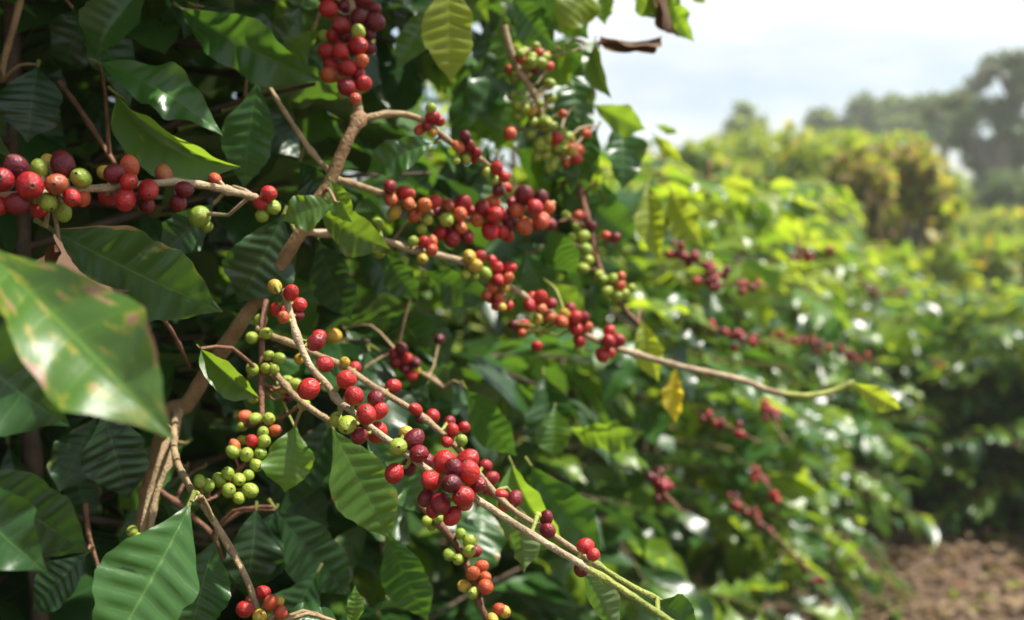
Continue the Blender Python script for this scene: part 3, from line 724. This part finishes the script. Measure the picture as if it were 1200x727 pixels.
cher(t_ur, -.006, [(624, 67, 6.5, 'g'), (633, 74, 7, 'g'), (622, 75, 6.5, 'g'), (610, 70, 6, 'o'), (628, 82, 6, 'd'), (640, 66, 6, 'o', .01), (644, 78, 6, 'o', .01), (605, 124, 6, 'g'), (615, 128, 7, 'g'), (606, 136, 6, 'g'), (600, 112, 6, 'g', .01), (625, 143, 6, 'g'), (638, 148, 7, 'g'), (648, 148, 6, 'g'), (622, 157, 7, 'g'), (643, 162, 7, 'g'), (632, 169, 8, 'g'), (652, 162, 8, 'r'), (678, 177, 7.5, 'o', .02), (668, 163, 6, 'y', .02), (687, 157, 6, 'o', .03), (652, 173, 7, 'g'), (661, 177, 6.5, 'g'), (673, 172, 6, 'r', .02), (598, 150, 6, 'g', .01), (640, 182, 7, 'g'), (650, 188, 7, 'g'), (629, 184, 7, 'g'), (663, 190, 6.5, 'o', .01), (675, 186, 7, 'r', .01), (596, 82, 5.5, 'o', .01), (602, 92, 5.5, 'g', .01)])
cher(t_ur, .0, [(rq0.uniform(600, 640) + yy * .30 - 20, yy, rq0.uniform(5.2, 7.2), rq0.choice('ggggyo'), rq0.uniform(-.012, .015)) for yy in [rq0.uniform(50, 200) for _ in range(34)]])
cher(t_r1, -.006, [(676, 265, 6, 'g'), (663, 253, 6, 'g'), (679, 253, 7, 'o'), (684, 277, 7, 'g'), (687, 292, 7.5, 'g'), (675, 293, 6, 'g'), (683, 315, 8, 'g'), (710, 276, 6, 'o'), (721, 279, 6, 'd'), (702, 322, 6, 'g'), (707, 328, 6, 'g'), (719, 327, 7, 'g'), (728, 324, 6, 'o'), (712, 342, 7.5, 'g'), (723, 347, 7.5, 'g'), (732, 345, 7, 'g'), (727, 335, 7, 'o'), (740, 338, 6, 'g'), (690, 305, 6, 'g'), (671, 278, 6, 'g'), (693, 265, 6, 'd')])
cher(t_k, -.004, [(470, 409, 8, 'd'), (464, 425, 8, 'r'), (477, 421, 8, 'r'), (486, 425, 7.5, 'd'), (482, 440, 8, 'r'), (488, 434, 6, 'y'), (474, 432, 7, 'd'), (515, 398, 7, 'd', .03), (461, 415, 6, 'r')])

# traced leaves: base (px, py, depth), tip, width px, tilt deg about the midrib, blade variant, colour, twig
UPV = Vector((0, 0, 1))
def L1(tw, b, t, wpx, tilt, var, mat, label=None, flip=False):
    B, T = P(*b), P(*t)
    x = (T - B).normalized()
    mid = (B + T) / 2
    toc = (Vector((0, 0, CAM_H)) - mid).normalized()
    n = toc - x * toc.dot(x); n.normalize()
    n = Matrix.Rotation(R(tilt), 3, x) @ n
    dm = (b[2] + t[2]) / 2
    wm = wpx * dm / FPX / max(.25, math.cos(R(tilt)))
    Lm = (T - B).length
    wr = VAR[var].get('wr', .44)
    if flip: n = -n
    M = leaf_matrix(B, T, n, wm / (Lm * wr))
    tw = min(B1.twigs, key=lambda w: (w.near(B) - B).length)
    a = tw.near(B)
    gap = (a - B).length
    if .012 < gap < (.13 if var == 14 else .085):
        c0 = a.lerp(B, .5) + Vector((0, 0, .18 * gap)); e = B - x * .02 * Lm
        V, Q = tube_arrays(spline([a, c0, e], .012), np.linspace(.0017, .0012, len(spline([a, c0, e], .012))), 5, tw.noff, 0, None, False)
        tw.parts.append((V, Q)); tw.noff += len(V); tw.mi.append(np.full(len(Q), len(tw.mats) - 1))
    lod = 0
    tw.leaf(M, leaf_me(var, mat, lod), label)
rL = random.Random(5)
L1(t_left, (-32, 280, .44), (206, 518, .395), 128, -8, 14, 'spot', "large leaf near the lens with brown blotches")
L1(t_left, (-70, 385, .50), (82, 500, .50), 112, 10, 1, 'green')
L1(t_left, (-60, 330, .56), (42, 385, .56), 66, 25, 17, 'dark')
L1(t_left, (58, 268, .59), (262, 366, .60), 98, 14, 17, 'worn', "leaf with torn brown lower edge")
L1(t_left, (72, 292, .585), (154, 340, .575), 40, 30, 16, 'dead', "curled dead piece of leaf")
L1(stem, (332, 252, .76), (278, 356, .76), 76, -15, 5, 'dark')
L1(t_left, (250, 240, .74), (190, 300, .74), 50, 10, 4, 'dark')
L1(t_s6, (44, 78, .76), (32, 168, .75), 68, 8, 2, 'dark')
L1(t_s6, (-6, 90, .72), (18, 190, .70), 26, 35, 15, 'light')
L1(t_s6, (168, -12, .74), (112, 66, .73), 50, 20, 15, 'green')
L1(stem, (118, 74, .72), (262, 160, .72), 52, -25, 0, 'green')
L1(stem, (138, 112, .71), (283, 196, .71), 50, 30, 15, 'light')
L1(stem, (302, 96, .78), (286, 222, .78), 58, 20, 17, 'green')
L1(stem, (215, 12, .78), (380, 96, .75), 60, 12, 6, 'green')
L1(stem, (232, 8, .80), (345, 92, .79), 50, -35, 3, 'dark')
L1(t_top, (524, -28, .86), (529, 98, .85), 60, 5, 17, 'lime')
L1(t_tr, (508, 168, .83), (430, 202, .83), 40, 12, 8, 'green')
L1(t_m1, (392, 238, .72), (329, 258, .715), 42, 10, 11, 'light')
L1(t_m1, (387, 212, .75), (414, 262, .74), 30, 20, 4, 'light')
L1(t_m2, (376, 248, .765), (458, 292, .76), 44, 16, 7, 'light')
L1(t_m2, (372, 280, .80), (412, 376, .80), 50, 30, 17, 'dark')
L1(t_m2, (452, 296, .90), (490, 352, .90), 36, 20, 9, 'green')
L1(t_m2, (498, 318, .92), (575, 352, .92), 40, 15, 10, 'green')
L1(t_m2, (352, 190, .80), (392, 245, .79), 34, 18, 9, 'dark')
L1(t_v, (236, 410, .68), (304, 466, .68), 30, 15, 15, 'light')
L1(t_p, (346, 500, .70), (334, 578, .69), 54, 8, 1, 'light')
L1(t_p, (390, 503, .70), (460, 634, .69), 70, 8, 17, 'light', "leaf with browned tip")
L1(t_p, (430, 512, .72), (492, 602, .72), 56, -10, 3, 'green')
L1(t_lo2, (222, 592, .60), (112, 790, .54), 112, -18, 17, 'green')
L1(t_lo2, (252, 634, .66), (222, 752, .65), 68, 12, 5, 'green')
L1(t_lo2, (300, 598, .78), (288, 694, .78), 62, -10, 0, 'dark')
L1(t_lo2, (322, 600, .80), (300, 690, .80), 56, 22, 6, 'dark')
L1(t_left, (-60, 560, .50), (56, 672, .49), 78, 8, 8, 'green')
L1(t_left, (-30, 548, .55), (106, 648, .55), 82, 32, 17, 'dark')
L1(t_s7, (102, 648, .72), (38, 718, .72), 48, 25, 17, 'dark')
L1(t_s2, (122, 480, .74), (152, 585, .74), 72, 18, 17, 'dark')
L1(t_v, (322, 596, .80), (412, 700, .79), 66, 15, 17, 'dark')
L1(t_lo2, (414, 738, .66), (416, 686, .66), 20, 5, 5, 'light')
L1(t_v, (372, 670, .78), (330, 760, .78), 60, 15, 9, 'dark')
L1(t_lo2, (400, 735, .68), (330, 724, .67), 34, 22, 8, 'green')
L1(t_low, (452, 622, .84), (502, 728, .84), 52, 26, 17, 'green')
L1(t_low, (600, 545, .82), (665, 640, .80), 54, 34, 15, 'light')
L1(t_low, (622, 546, .86), (706, 646, .84), 60, 16, 8, 'green')
L1(t_f, (606, 592, .72), (614, 672, .71), 34, 30, 5, 'worn', flip=True)
L1(t_f, (682, 668, .66), (724, 742, .65), 34, 28, 3, 'worn', flip=True)
L1(t_f, (770, 704, .60), (818, 738, .585), 46, 12, 1, 'green')
L1(t_b, (545, 455, .92), (606, 535, .90), 44, 34, 17, 'green')
L1(t_b, (500, 450, .95), (470, 520, .95), 44, 12, 4, 'dark')
L1(t_r1, (724, 138, 1.12), (729, 224, 1.10), 42, -24, 1, 'green')
L1(t_ur, (694, 122, 1.08), (757, 152, 1.06), 34, 12, 14, 'light')
L1(t_ur, (672, 128, 1.06), (652, 190, 1.06), 44, 10, 4, 'green')
L1(t_ur, (700, 150, 1.06), (672, 232, 1.06), 40, 18, 9, 'green')
L1(t_sd, (760, 214, 1.25), (774, 310, 1.2), 34, 18, 3, 'lime')
L1(t_sd, (786, 224, 1.25), (826, 290, 1.2), 36, 18, 8, 'lime')
L1(t_sd, (700, -18, 1.0), (654, 40, .99), 46, 10, 1, 'lime')
L1(t_sd, (706, -14, 1.0), (709, 30, .99), 26, 10, 5, 'light')
L1(t_sd, (742, -16, 1.0), (775, 22, .99), 24, 32, 3, 'light')
L1(t_sd, (784, -14, 1.02), (814, 50, 1.0), 26, 26, 8, 'light')
L1(t_sd, (780, -16, 1.02), (796, 44, 1.0), 20, 16, 16, 'dead', "curled dead brown leaf")
L1(t_sd, (812, -14, 1.02), (826, 4, 1.02), 14, 10, 2, 'light')
L1(t_fl, (700, 50, 1.02), (777, 42, 1.0), 17, 12, 16, 'dead', "curled dead brown leaf")
L1(t_ur, (698, 48, 1.02), (717, 116, 1.0), 22, 22, 15, 'light')
L1(t_ur, (640, 56, 1.02), (670, 102, 1.0), 36, 12, 14, 'light')
L1(t_ur, (664, 54, 1.04), (697, 90, 1.02), 28, 24, 9, 'green')
L1(t_ur, (600, 0, 1.0), (652, 58, 1.0), 44, 10, 5, 'green')
L1(t_ur, (640, -20, 1.02), (690, 46, 1.02), 44, 16, 2, 'green')
L1(t_r1, (768, 146, 1.3), (795, 156, 1.3), 9, 15, 2, 'light')
L1(t_r1, (766, 158, 1.3), (800, 190, 1.3), 16, 15, 2, 'lime')
L1(t_m2, (650, 478, 1.10), (649, 540, 1.08), 40, 6, 5, 'light')
L1(t_m2, (668, 502, 1.12), (756, 506, 1.1), 34, 30, 8, 'light')
L1(t_m2, (998, 448, 1.05), (1056, 480, 1.05), 26, 14, 5, 'lime', "yellow leaf at the twig's tip")
L1(t_r1, (752, 376, 1.10), (772, 448, 1.08), 34, 16, 4, 'lime')
L1(t_r1, (792, 432, 1.12), (792, 496, 1.1), 24, 20, 9, 'yellow')
L1(t_m2, (642, 268, 1.0), (676, 320, 1.0), 40, 34, 17, 'green')
L1(t_m2, (618, 300, 1.0), (640, 350, 1.0), 44, 10, 4, 'green')
L1(t_m2, (690, 240, 1.1), (745, 280, 1.1), 48, 10, 1, 'green')
L1(t_r1, (640, 330, .98), (676, 362, .98), 36, 12, 14, 'light')
L1(t_r1, (696, 330, 1.08), (704, 382, 1.08), 32, 18, 4, 'dark')

rq = random.Random(31)
for k in range(34):          # shaded leaves hanging between the fruiting twigs
    x0, y0, d0 = rq.uniform(430, 690), rq.uniform(-40, 230), rq.uniform(.98, 1.16)
    if x0 > 640 and y0 < 60: x0 -= 90
    if x0 > 540: d0 = max(d0, rq.uniform(1.08, 1.2))
    sx = rq.choice((-1, 1)) * rq.uniform(5, 48)
    L1((t_tr, t_ur, t_m1)[k % 3], (x0, y0, d0), (x0 + sx, y0 + rq.uniform(62, 105), d0 + rq.uniform(-.03, .03)), rq.uniform(34, 50), rq.uniform(-28, 28), rq.randint(0, 13), rq.choice(('dark', 'dark', 'green', 'green', 'light')))
for k in range(70):          # the leafy inside of the bush, behind the traced leaves
    x0, y0, d0 = rq.uniform(-40, 640), rq.uniform(-60, 640), rq.uniform(.84, 1.0)
    sx = rq.choice((-1, 1)) * rq.uniform(10, 90)
    if max(x0, x0 + sx) > 400 and y0 < 480: d0 = .98 + .22 * rq.random()
    if max(x0, x0 + sx) > 540 and y0 < 480: d0 = 1.1 + .1 * rq.random()
    L1((stem, t_tr, t_v, t_low, t_m1)[k % 5], (x0, y0, d0), (x0 + sx, y0 + rq.uniform(50, 120), d0 + rq.uniform(-.05, .03)), rq.uniform(38, 62), rq.uniform(-38, 38), rq.randint(0, 13), rq.choice(('dark', 'green', 'green', 'worn', 'light')))
for k in range(22):          # leaves along the bush's edge against the sky
    x0, y0, d0 = rq.uniform(628, 735), rq.uniform(70, 260), rq.uniform(1.08, 1.25)
    if y0 < 105 + max(0, x0 - 690) * .9 or (x0 > 690 and y0 < 150): continue
    L1(t_r1, (x0, y0, d0), (x0 + rq.uniform(-30, 36), y0 + rq.uniform(45, 85), d0), rq.uniform(28, 42), rq.uniform(-25, 25), rq.randint(0, 13), rq.choice(('green', 'green', 'light', 'fresh', 'dark')))
rs1 = np.random.RandomState(21)
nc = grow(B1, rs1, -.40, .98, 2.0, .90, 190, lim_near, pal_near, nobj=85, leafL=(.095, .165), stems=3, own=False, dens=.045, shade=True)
B1.build()

# ---------------- the rest of the row
ROWS = [ # distance along the row, offset, height, radius, label
    (2.05, -.62, 1.74, .88, "leafy coffee bush just behind the cherry twig's yellow tip leaf, red twigs on its side"),
    (3.25, -.66, 1.74, .92, "third coffee bush from the camera in the row, yellow green on top"),
    (4.55, -.70, 1.72, .95, "fourth coffee bush from the camera in the row, hazy yellow crown"),
    (6.1, -.75, 1.78, 1.05, "fifth coffee bush in the row, where the leaves turn from sharp to hazy"),
    (8.0, -.80, 1.75, 1.0, "farthest coffee bush of the row, below the conical tree"),
]
tot = 0
for i, (t, off, H, rad, lab) in enumerate(ROWS):
    c = ROW_T * t + ROW_N * (-.5 + off)
    b = Bush((c.x, c.y, gz(c.x, c.y)), lab)
    rs = np.random.RandomState(40 + i)
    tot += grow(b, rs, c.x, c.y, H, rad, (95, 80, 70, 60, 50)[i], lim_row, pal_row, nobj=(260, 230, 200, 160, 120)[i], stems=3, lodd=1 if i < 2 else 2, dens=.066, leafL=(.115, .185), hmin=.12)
    if i < 3:     # twigs beaded with red cherries hanging out of the face
        spots = {0: [((788, 282), (812, 305), (840, 318)), ((808, 330), (850, 333), (902, 336)), ((828, 382), (868, 398), (922, 402)), ((812, 480), (850, 498), (892, 520)), ((862, 585), (905, 625), (972, 692)), ((770, 560), (780, 580), (800, 600))],
                 1: [((898, 478), (908, 486), (914, 500)), ((880, 545), (900, 570), (915, 590)), ((905, 395), (940, 400), (965, 410)), ((935, 300), (955, 305), (975, 300))],
                 2: [((1010, 330), (1035, 345), (1065, 340)), ((1085, 420), (1110, 432), (1130, 440)), ((985, 410), (1000, 420), (1030, 425))]}[i]
        for s in spots:
            px0 = s[1][0]
            d = float(face_depth(px0)) * (.98 if i == 0 else .96)
            pts = [P(s[0][0], s[0][1], d + .12), P(s[1][0], s[1][1], d), P(s[2][0], s[2][1], d - .03)]
            tw = Twig(b, pts, .0035, .002, 'red', .04, ns=6, step=.02)
            V, F, MI, off2 = [], [], [], 0
            v0, f0, _ = cherry_arrays(10, 6)
            for p in tw.path:
                if rs.rand() < .4: continue
                for _ in range(3):
                    q = np.array(p) + rs.normal(0, .0075, 3)
                    V.append(v0 * rs.uniform(.0055, .0072) + q - np.array(b.base)); F.append(f0 + off2); off2 += len(v0)
                    MI.append(np.full(len(f0), [0, 1, 3, 1, 3, 3][rs.randint(6)]))
            b.__dict__.setdefault('bead', []).append((tw, mesh_np("cherries", np.vstack(V), np.vstack(F), [CM['r'], CM['d'], CM['o'], CM['c']], np.concatenate(MI))))
    b.build()
    for tw, me in getattr(b, 'bead', []):
        pass
    for me in [x[1] for x in getattr(b, 'bead', [])]:
        link("cherries", me, b.root, None, "stuff")

# the next row behind, glimpsed through the gaps of the first
for i, (t, off, H, rad, lab) in enumerate([
        (-.15, -1.75, 2.35, .95, "tall dark coffee bush of the second row, behind the brown leaning stem"),
        (1.15, -1.85, 2.2, .95, "shaded coffee bush of the second row, behind the clusters of orange cherries"),
        (2.5, -1.95, 1.75, .95, "shaded coffee bush of the second row, behind the hanging green cherries")]):
    c = ROW_T * t + ROW_N * (-.5 + off)
    b = Bush((c.x, c.y, gz(c.x, c.y)), lab, 'coffee bushes of the second row')
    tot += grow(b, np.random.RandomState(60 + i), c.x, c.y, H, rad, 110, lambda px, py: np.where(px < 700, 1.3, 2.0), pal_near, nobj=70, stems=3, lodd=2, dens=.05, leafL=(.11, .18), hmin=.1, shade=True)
    b.build()

# bushes that close the bend of the path on the right
for i, (px, d, H, rad, lab) in enumerate([
        (1085, 5.4, 1.15, .70, "low coffee bush at the bend of the path, beside the dark hollow in the bank"),
        (1190, 5.2, 1.22, .78, "low dark coffee bush at the end of the path, under the green slope"),
        (1300, 4.7, 1.25, .80, "dark coffee bush at the edge of the view, right of the path")]):
    x, y = (px - 600) / FPX * d, d
    b = Bush((x, y, gz(x, y)), lab, 'coffee bushes across the path')
    rs = np.random.RandomState(70 + i)
    tot += grow(b, rs, x, y, H, rad * 1.12, 90, lambda px, py: np.where(px < 1040, 4.5, 3.2), pal_row,
                nobj=170, face=Vector((-.2, -1, 0)), stems=3, lodd=2, leafL=(.10, .16), hmin=.02)
    b.build()
print("leaves", nc, tot)

# ---------------- litter on the path
rs = np.random.RandomState(9)
Ms, mi = [], []
while len(Ms) < 7500:
    y = 2.2 + 5.6 * rs.rand() ** 1.2; x = rs.uniform(.2, 1.0) * y * .62 + rs.uniform(-.3, .5)
    s = rs.uniform(.02, .10)
    a = rs.uniform(0, 6.28); z = gz(x, y) + rs.uniform(.004, .03)
    b = Vector((x, y, z)); t = b + Vector((math.cos(a), math.sin(a), rs.uniform(-.15, .25))) * s
    Ms.append(leaf_matrix(b, t, Vector((rs.normal(0, .3), rs.normal(0, .3), 1)), rs.uniform(.4, 1.1)))
    r = rs.rand(); mi.append(0 if r < .74 else 1 if r < .88 else 2 if r < .965 else 3)
link("leaf_litter", joined_leaves("leaf_litter", Ms, mi, [LM['litter'], LM['dead'], LM['dry'], LM['lime']]), kind="stuff")
# dry twigs lying in the litter
V, Q, off = [], [], 0
for k in range(160):
    y = 2.4 + 4.6 * rs.rand(); x = rs.uniform(.2, 1.0) * y * .6
    a = rs.uniform(0, 6.28); L = rs.uniform(.08, .4)
    p0 = Vector((x, y, gz(x, y) + .02)); d = Vector((math.cos(a), math.sin(a), rs.uniform(-.02, .12)))
    v, q = tube_arrays([p0, p0 + d * L * .5 + Vector((0, 0, .01)), p0 + d * L], [.003, .003, .0015], 5, off, 0, None, False)
    V.append(v); Q.append(q); off += len(v)
link("fallen_twigs", mesh_np("fallen_twigs", np.vstack(V), np.vstack(Q), [BARK['tan']]), kind="stuff")

# ---------------- shrubs, slope and trees beyond
def cloud(rs, blobs, n, size, mats, wts, droop=.3):
    """leaves spread through a set of lumpy blobs (centre, radii): more at the shells, with gaps"""
    Ms, mi = [], []
    vol = np.array([b[1][0] * b[1][1] * b[1][2] for b in blobs]) ** .7
    pr = vol / vol.sum()
    for k in range(n):
        c, rr = blobs[rs.choice(len(blobs), p=pr)]
        d = rs.normal(0, 1, 3); d /= np.linalg.norm(d)
        q = np.array(c) + d * np.array(rr) * (rs.rand() ** .45)
        s = rs.uniform(*size)
        dr = Vector(d * .6 + rs.normal(0, .6, 3)) + Vector((0, 0, -droop)); dr.normalize()
        b = Vector(q)
        Ms.append(leaf_matrix(b, b + dr * s, Vector(rs.normal(0, .6, 3)) + Vector((0, 0, 1)) + Vector(d) * .5, rs.uniform(.8, 1.4)))
        mi.append(rs.choice(len(mats), p=wts))
    return Ms, mi
def plant(name, cat, label, base, limbs, blobs, n, size, mats, wts, seed, part="crown", group=None, bark='trunk', r=(.12, .03), sub=3):
    rs = np.random.RandomState(seed)
    root = thing(name, base, label, cat, group)
    V, Q, off = [], [], 0
    for pts, r0, r1 in limbs:
        path = spline(pts, max(.08, (Vector(pts[0]) - Vector(pts[-1])).length / 24))
        v, q = tube_arrays(path, np.linspace(r0, r1, len(path)), 8, off, .08, rs)
        V.append(v); Q.append(q); off += len(v)
    if V:
        link("trunk", mesh_np("trunk", np.vstack(V) - np.array(base), clean_quads(np.vstack(Q)), [BARK[bark]]), root)
    lump = []
    for c, rr in blobs:      # break every blob into smaller clumps
        for _ in range(sub):
            d = rs.normal(0, 1, 3); d /= np.linalg.norm(d)
            lump.append((np.array(c) + d * np.array(rr) * .62, np.array(rr) * rs.uniform(.3, .55)))
    Ms, mi = cloud(rs, lump, n, size, mats, wts)
    T = Matrix.Translation(-Vector(base))
    link(part, joined_leaves(part, [T @ m for m in Ms], mi, [LM[k] for k in mats]), root, None, "stuff")
    return root

def ground_pt(px, d):
    p = P(px, 363, d); return Vector((p.x, p.y, gz(p.x, p.y)))
def blob(px, py, d, rpx, rpy=None, deep=1.0):
    p = P(px, py, d); k = d / FPX
    return (tuple(p), (rpx * k, rpx * k * deep, (rpy or rpx) * k))

# shrubs on the bank above the row
SHR = [
    (815, 14, [(815, 190, 40, 24), (790, 205, 30, 22)], "pale green shrub where the row meets the sky"),
    (880, 17, [(880, 178, 46, 24), (860, 200, 40, 24), (905, 195, 40, 26)], "bright yellow green shrub below the conical tree"),
    (950, 13, [(945, 172, 50, 22), (930, 200, 40, 30), (985, 180, 36, 22)], "lime green shrub left of the brown vine-hung shrub"),
    (1010, 22, [(1010, 168, 44, 16), (1060, 176, 40, 18)], "soft green shrub behind the brown vine-hung shrub"),
    (905, 24, [(900, 162, 60, 14), (840, 172, 46, 14), (960, 160, 50, 14)], "long green thicket along the crest of the slope"),
    (1150, 20, [(1150, 262, 60, 14), (1100, 270, 40, 14), (1195, 268, 40, 14)], "low yellow green thicket at the foot of the big tree"),
    (1160, 34, [(1130, 225, 40, 22), (1180, 235, 50, 24), (1090, 205, 40, 24), (1220, 240, 40, 26)], "grey green thicket standing behind the big tree's trunk"),
    (1045, 36, [(1040, 175, 44, 18), (1085, 185, 40, 18), (1000, 172, 40, 14)], "soft green thicket under the far tree line"),
    (1060, 8.6, [(1018, 305, 22, 28), (1108, 255, 12, 34), (1100, 300, 18, 22), (1055, 318, 26, 16), (1070, 338, 44, 18), (985, 312, 32, 22), (1108, 325, 24, 18), (1030, 335, 30, 18)], "bright green shrub growing round the foot of the brown vine-hung shrub"),
    (1165, 11, [(1150, 305, 40, 16), (1195, 300, 30, 18), (1110, 312, 24, 14)], "low lime green shrub on the slope behind the path's end"),
]
for i, (px, d, bl, lab) in enumerate(SHR):
    g0 = ground_pt(px, d)
    blobs = [blob(a, b, d + .6 * math.sin(a), c, e, 1.0) for a, b, c, e in bl]
    blobs += [((b[0][0], b[0][1], (b[0][2] + g0.z) / 2), (b[1][0], b[1][1], max(.3, (b[0][2] - g0.z) / 2))) for b in blobs]
    limbs = [([g0 - Vector((0, 0, .1)), g0.lerp(Vector(b[0]), .5) + Vector((0, .05, .1)), Vector(b[0])], .04, .012) for b in blobs[:len(bl)]]
    plant("shrub", "shrub", lab, tuple(g0), limbs, blobs, 2600, (.10, .24), ['grassy', 'light', 'lime', 'yellow'], [.5, .2, .22, .08], 200 + i, "foliage", "shrubs on the slope", sub=6)
# brown vine-hung shrub with a dark hollow under it
d = 9.0
g0 = ground_pt(1055, d)
bl = [(1050, 200, 42, 28), (1078, 206, 30, 26), (1010, 215, 36, 36), (975, 240, 30, 30), (1000, 265, 30, 26), (960, 275, 26, 22), (1022, 262, 22, 34), (1088, 244, 18, 22), (1094, 275, 12, 26), (1062, 232, 20, 18)]
limbs = [([g0 - Vector((0, 0, .1)), P(1060, 290, d), P(1055, 240, d), P(1045, 195, d)], .16, .05), ([g0 + Vector((.1, 0, 0)), P(1076, 280, d), P(1090, 230, d)], .09, .03),
         ([g0 + Vector((.05, 0, 0)), P(1050, 290, d + .1), P(1010, 235, d)], .08, .02)]
plant("shrub", "shrub", "brown and ochre vine-hung shrub over a dark trunk, middle of the slope", tuple(g0), limbs, [blob(a, b, d + .3 * math.sin(a), c, e) for a, b, c, e in bl], 8500, (.07, .16),
      ['dry', 'yellow', 'dead', 'grassy', 'lime'], [.34, .10, .04, .32, .20], 301, "foliage", "shrubs on the slope", sub=6)
d = 23.
g0 = ground_pt(1170, d)
plant("shrub", "shrub", "dark green undergrowth around the big tree's trunk", tuple(g0), [([g0, P(1150, 250, d)], .05, .02), ([g0, P(1190, 240, d)], .05, .02)],
      [blob(a, b, d, c, e) for a, b, c, e in [(1140, 245, 24, 22), (1170, 235, 26, 28), (1200, 240, 26, 28), (1120, 262, 18, 12), (1230, 240, 30, 30)]], 4200, (.12, .26), ['far', 'green', 'dead'], [.7, .24, .06], 303, "foliage", "shrubs on the slope", sub=6)
# conical tree far off
d = 48.
g0 = ground_pt(872, d)
plant("tree", "tree", "small conical tree alone on the skyline", tuple(g0), [([g0, P(872, 160, d), P(871, 126, d)], .22, .05)],
      [blob(871, 130, d, 8, 9), blob(868, 142, d, 16, 10), blob(876, 152, d, 24, 10), blob(860, 160, d, 28, 12), blob(885, 166, d, 24, 10)], 1500, (.3, .6), ['far', 'grassy'], [.6, .4], 302, sub=5, group="trees beyond the slope")
# tree line
for i, (px, d, bl, lab) in enumerate([
        (965, 52, [(960, 142, 12, 12), (972, 148, 14, 10)], "dark thin-crowned tree, first of the tree line right of the crest"),
        (1012, 50, [(1015, 130, 20, 14), (1005, 145, 22, 14), (1030, 150, 22, 14)], "grey green round-crowned tree in the far tree line"),
        (1060, 50, [(1045, 126, 20, 12), (1070, 132, 24, 14), (1060, 150, 30, 14)], "broad grey green tree in the middle of the far tree line"),
        (1105, 46, [(1095, 124, 22, 12), (1120, 122, 22, 12), (1105, 148, 26, 16)], "far tree touching the arching branch of the big tree")]):
    g0 = ground_pt(px, d)
    limbs = [([g0, g0.lerp(P(px, 160, d), .6), P(a, b + 4, d)], .25, .06) for a, b, c, e in bl]
    plant("tree", "tree", lab, tuple(g0), limbs, [blob(a, b, d + math.sin(a), c, e) for a, b, c, e in bl], 1500, (.3, .6), ['far', 'grassy'], [.85, .15], 310 + i, sub=6, group="trees beyond the slope")
# big tree with the arching limb
d = 30.
g0 = ground_pt(1168, d)
top = P(1172, 180, d)
limbs = [([g0 - Vector((0, 0, .3)), P(1168, 250, d), P(1172, 190, d), P(1185, 130, d), P(1210, 85, d)], .42, .16),
         ([P(1170, 215, d), P(1150, 180, d), P(1130, 150, d), P(1095, 135, d)], .18, .05),
         ([P(1190, 120, d), P(1165, 80, d), P(1145, 95, d), P(1122, 118, d)], .14, .05),
         ([P(1180, 150, d), P(1205, 150, d), P(1235, 140, d)], .18, .06), ([P(1205, 95, d), P(1250, 70, d), P(1300, 90, d)], .16, .05)]
bl = [(1187, 70, 20, 8), (1165, 78, 15, 8), (1148, 92, 11, 9), (1136, 106, 11, 8), (1118, 118, 15, 8), (1100, 130, 18, 9), (1195, 110, 14, 9), (1178, 122, 20, 11), (1150, 128, 18, 10), (1128, 140, 16, 10),
      (1195, 150, 20, 12), (1192, 185, 16, 16), (1185, 215, 22, 18), (1160, 225, 16, 16), (1172, 250, 24, 18), (1155, 262, 16, 12), (1195, 255, 20, 18), (1138, 165, 13, 12), (1125, 160, 14, 12), (1150, 205, 8, 18),
      (1140, 190, 18, 14), (1165, 165, 18, 14), (1175, 140, 20, 14), (1150, 240, 16, 14), (1140, 268, 16, 12), (1200, 90, 16, 10), (1230, 80, 40, 20), (1260, 120, 40, 30), (1230, 170, 30, 30), (1240, 230, 40, 30), (1290, 100, 30, 30)]
plant("tree", "tree", "big dark tree with an arching limb and sky showing through its crown", tuple(g0), limbs, [blob(a, b, d + .8 * math.sin(a * 3), c, e) for a, b, c, e in bl], 12500, (.16, .36), ['far', 'dead'], [.93, .07], 330, sub=6, group="trees beyond the slope")
# grass on the slope
rs = np.random.RandomState(12)
Ms, mi = [], []
for k in range(9000):
    y = 7.6 + 22 * rs.rand() ** 1.4; x = rs.uniform(.25, .75) * y
    s = rs.uniform(.12, .34); b = Vector((x, y, gz(x, y) - .01))
    t = b + Vector((rs.normal(0, .35), rs.normal(0, .35), 1)).normalized() * s
    Ms.append(leaf_matrix(b, t, Vector((rs.normal(), rs.normal(), .2)), .3)); mi.append(0 if rs.rand() < .7 else 1 if rs.rand() < .6 else 2)
link("grass", joined_leaves("grass", Ms, mi, [LM['grassy'], LM['lime'], LM['dry']]), kind="stuff")

# ---------------- hazy air over the whole valley
HZ = (-640., 640., -640., 650., -4., 13.)
hv = [(HZ[i], HZ[2 + j], HZ[4 + k]) for i in (0, 1) for j in (0, 1) for k in (0, 1)]
hf = [(0, 1, 3, 2), (4, 6, 7, 5), (0, 4, 5, 1), (2, 3, 7, 6), (0, 2, 6, 4), (1, 5, 7, 3)]
hm, nt, N = new_mat("haze air")
pv = N("ShaderNodeVolumePrincipled", {"Color": (0.93, 0.95, 0.94, 1), "Density": 0.0030, "Anisotropy": 0.3})
N("ShaderNodeOutputMaterial", {"Volume": pv.outputs[0]})
link("haze", mesh_np("haze", hv, hf, [hm], smooth=False), kind="stuff")
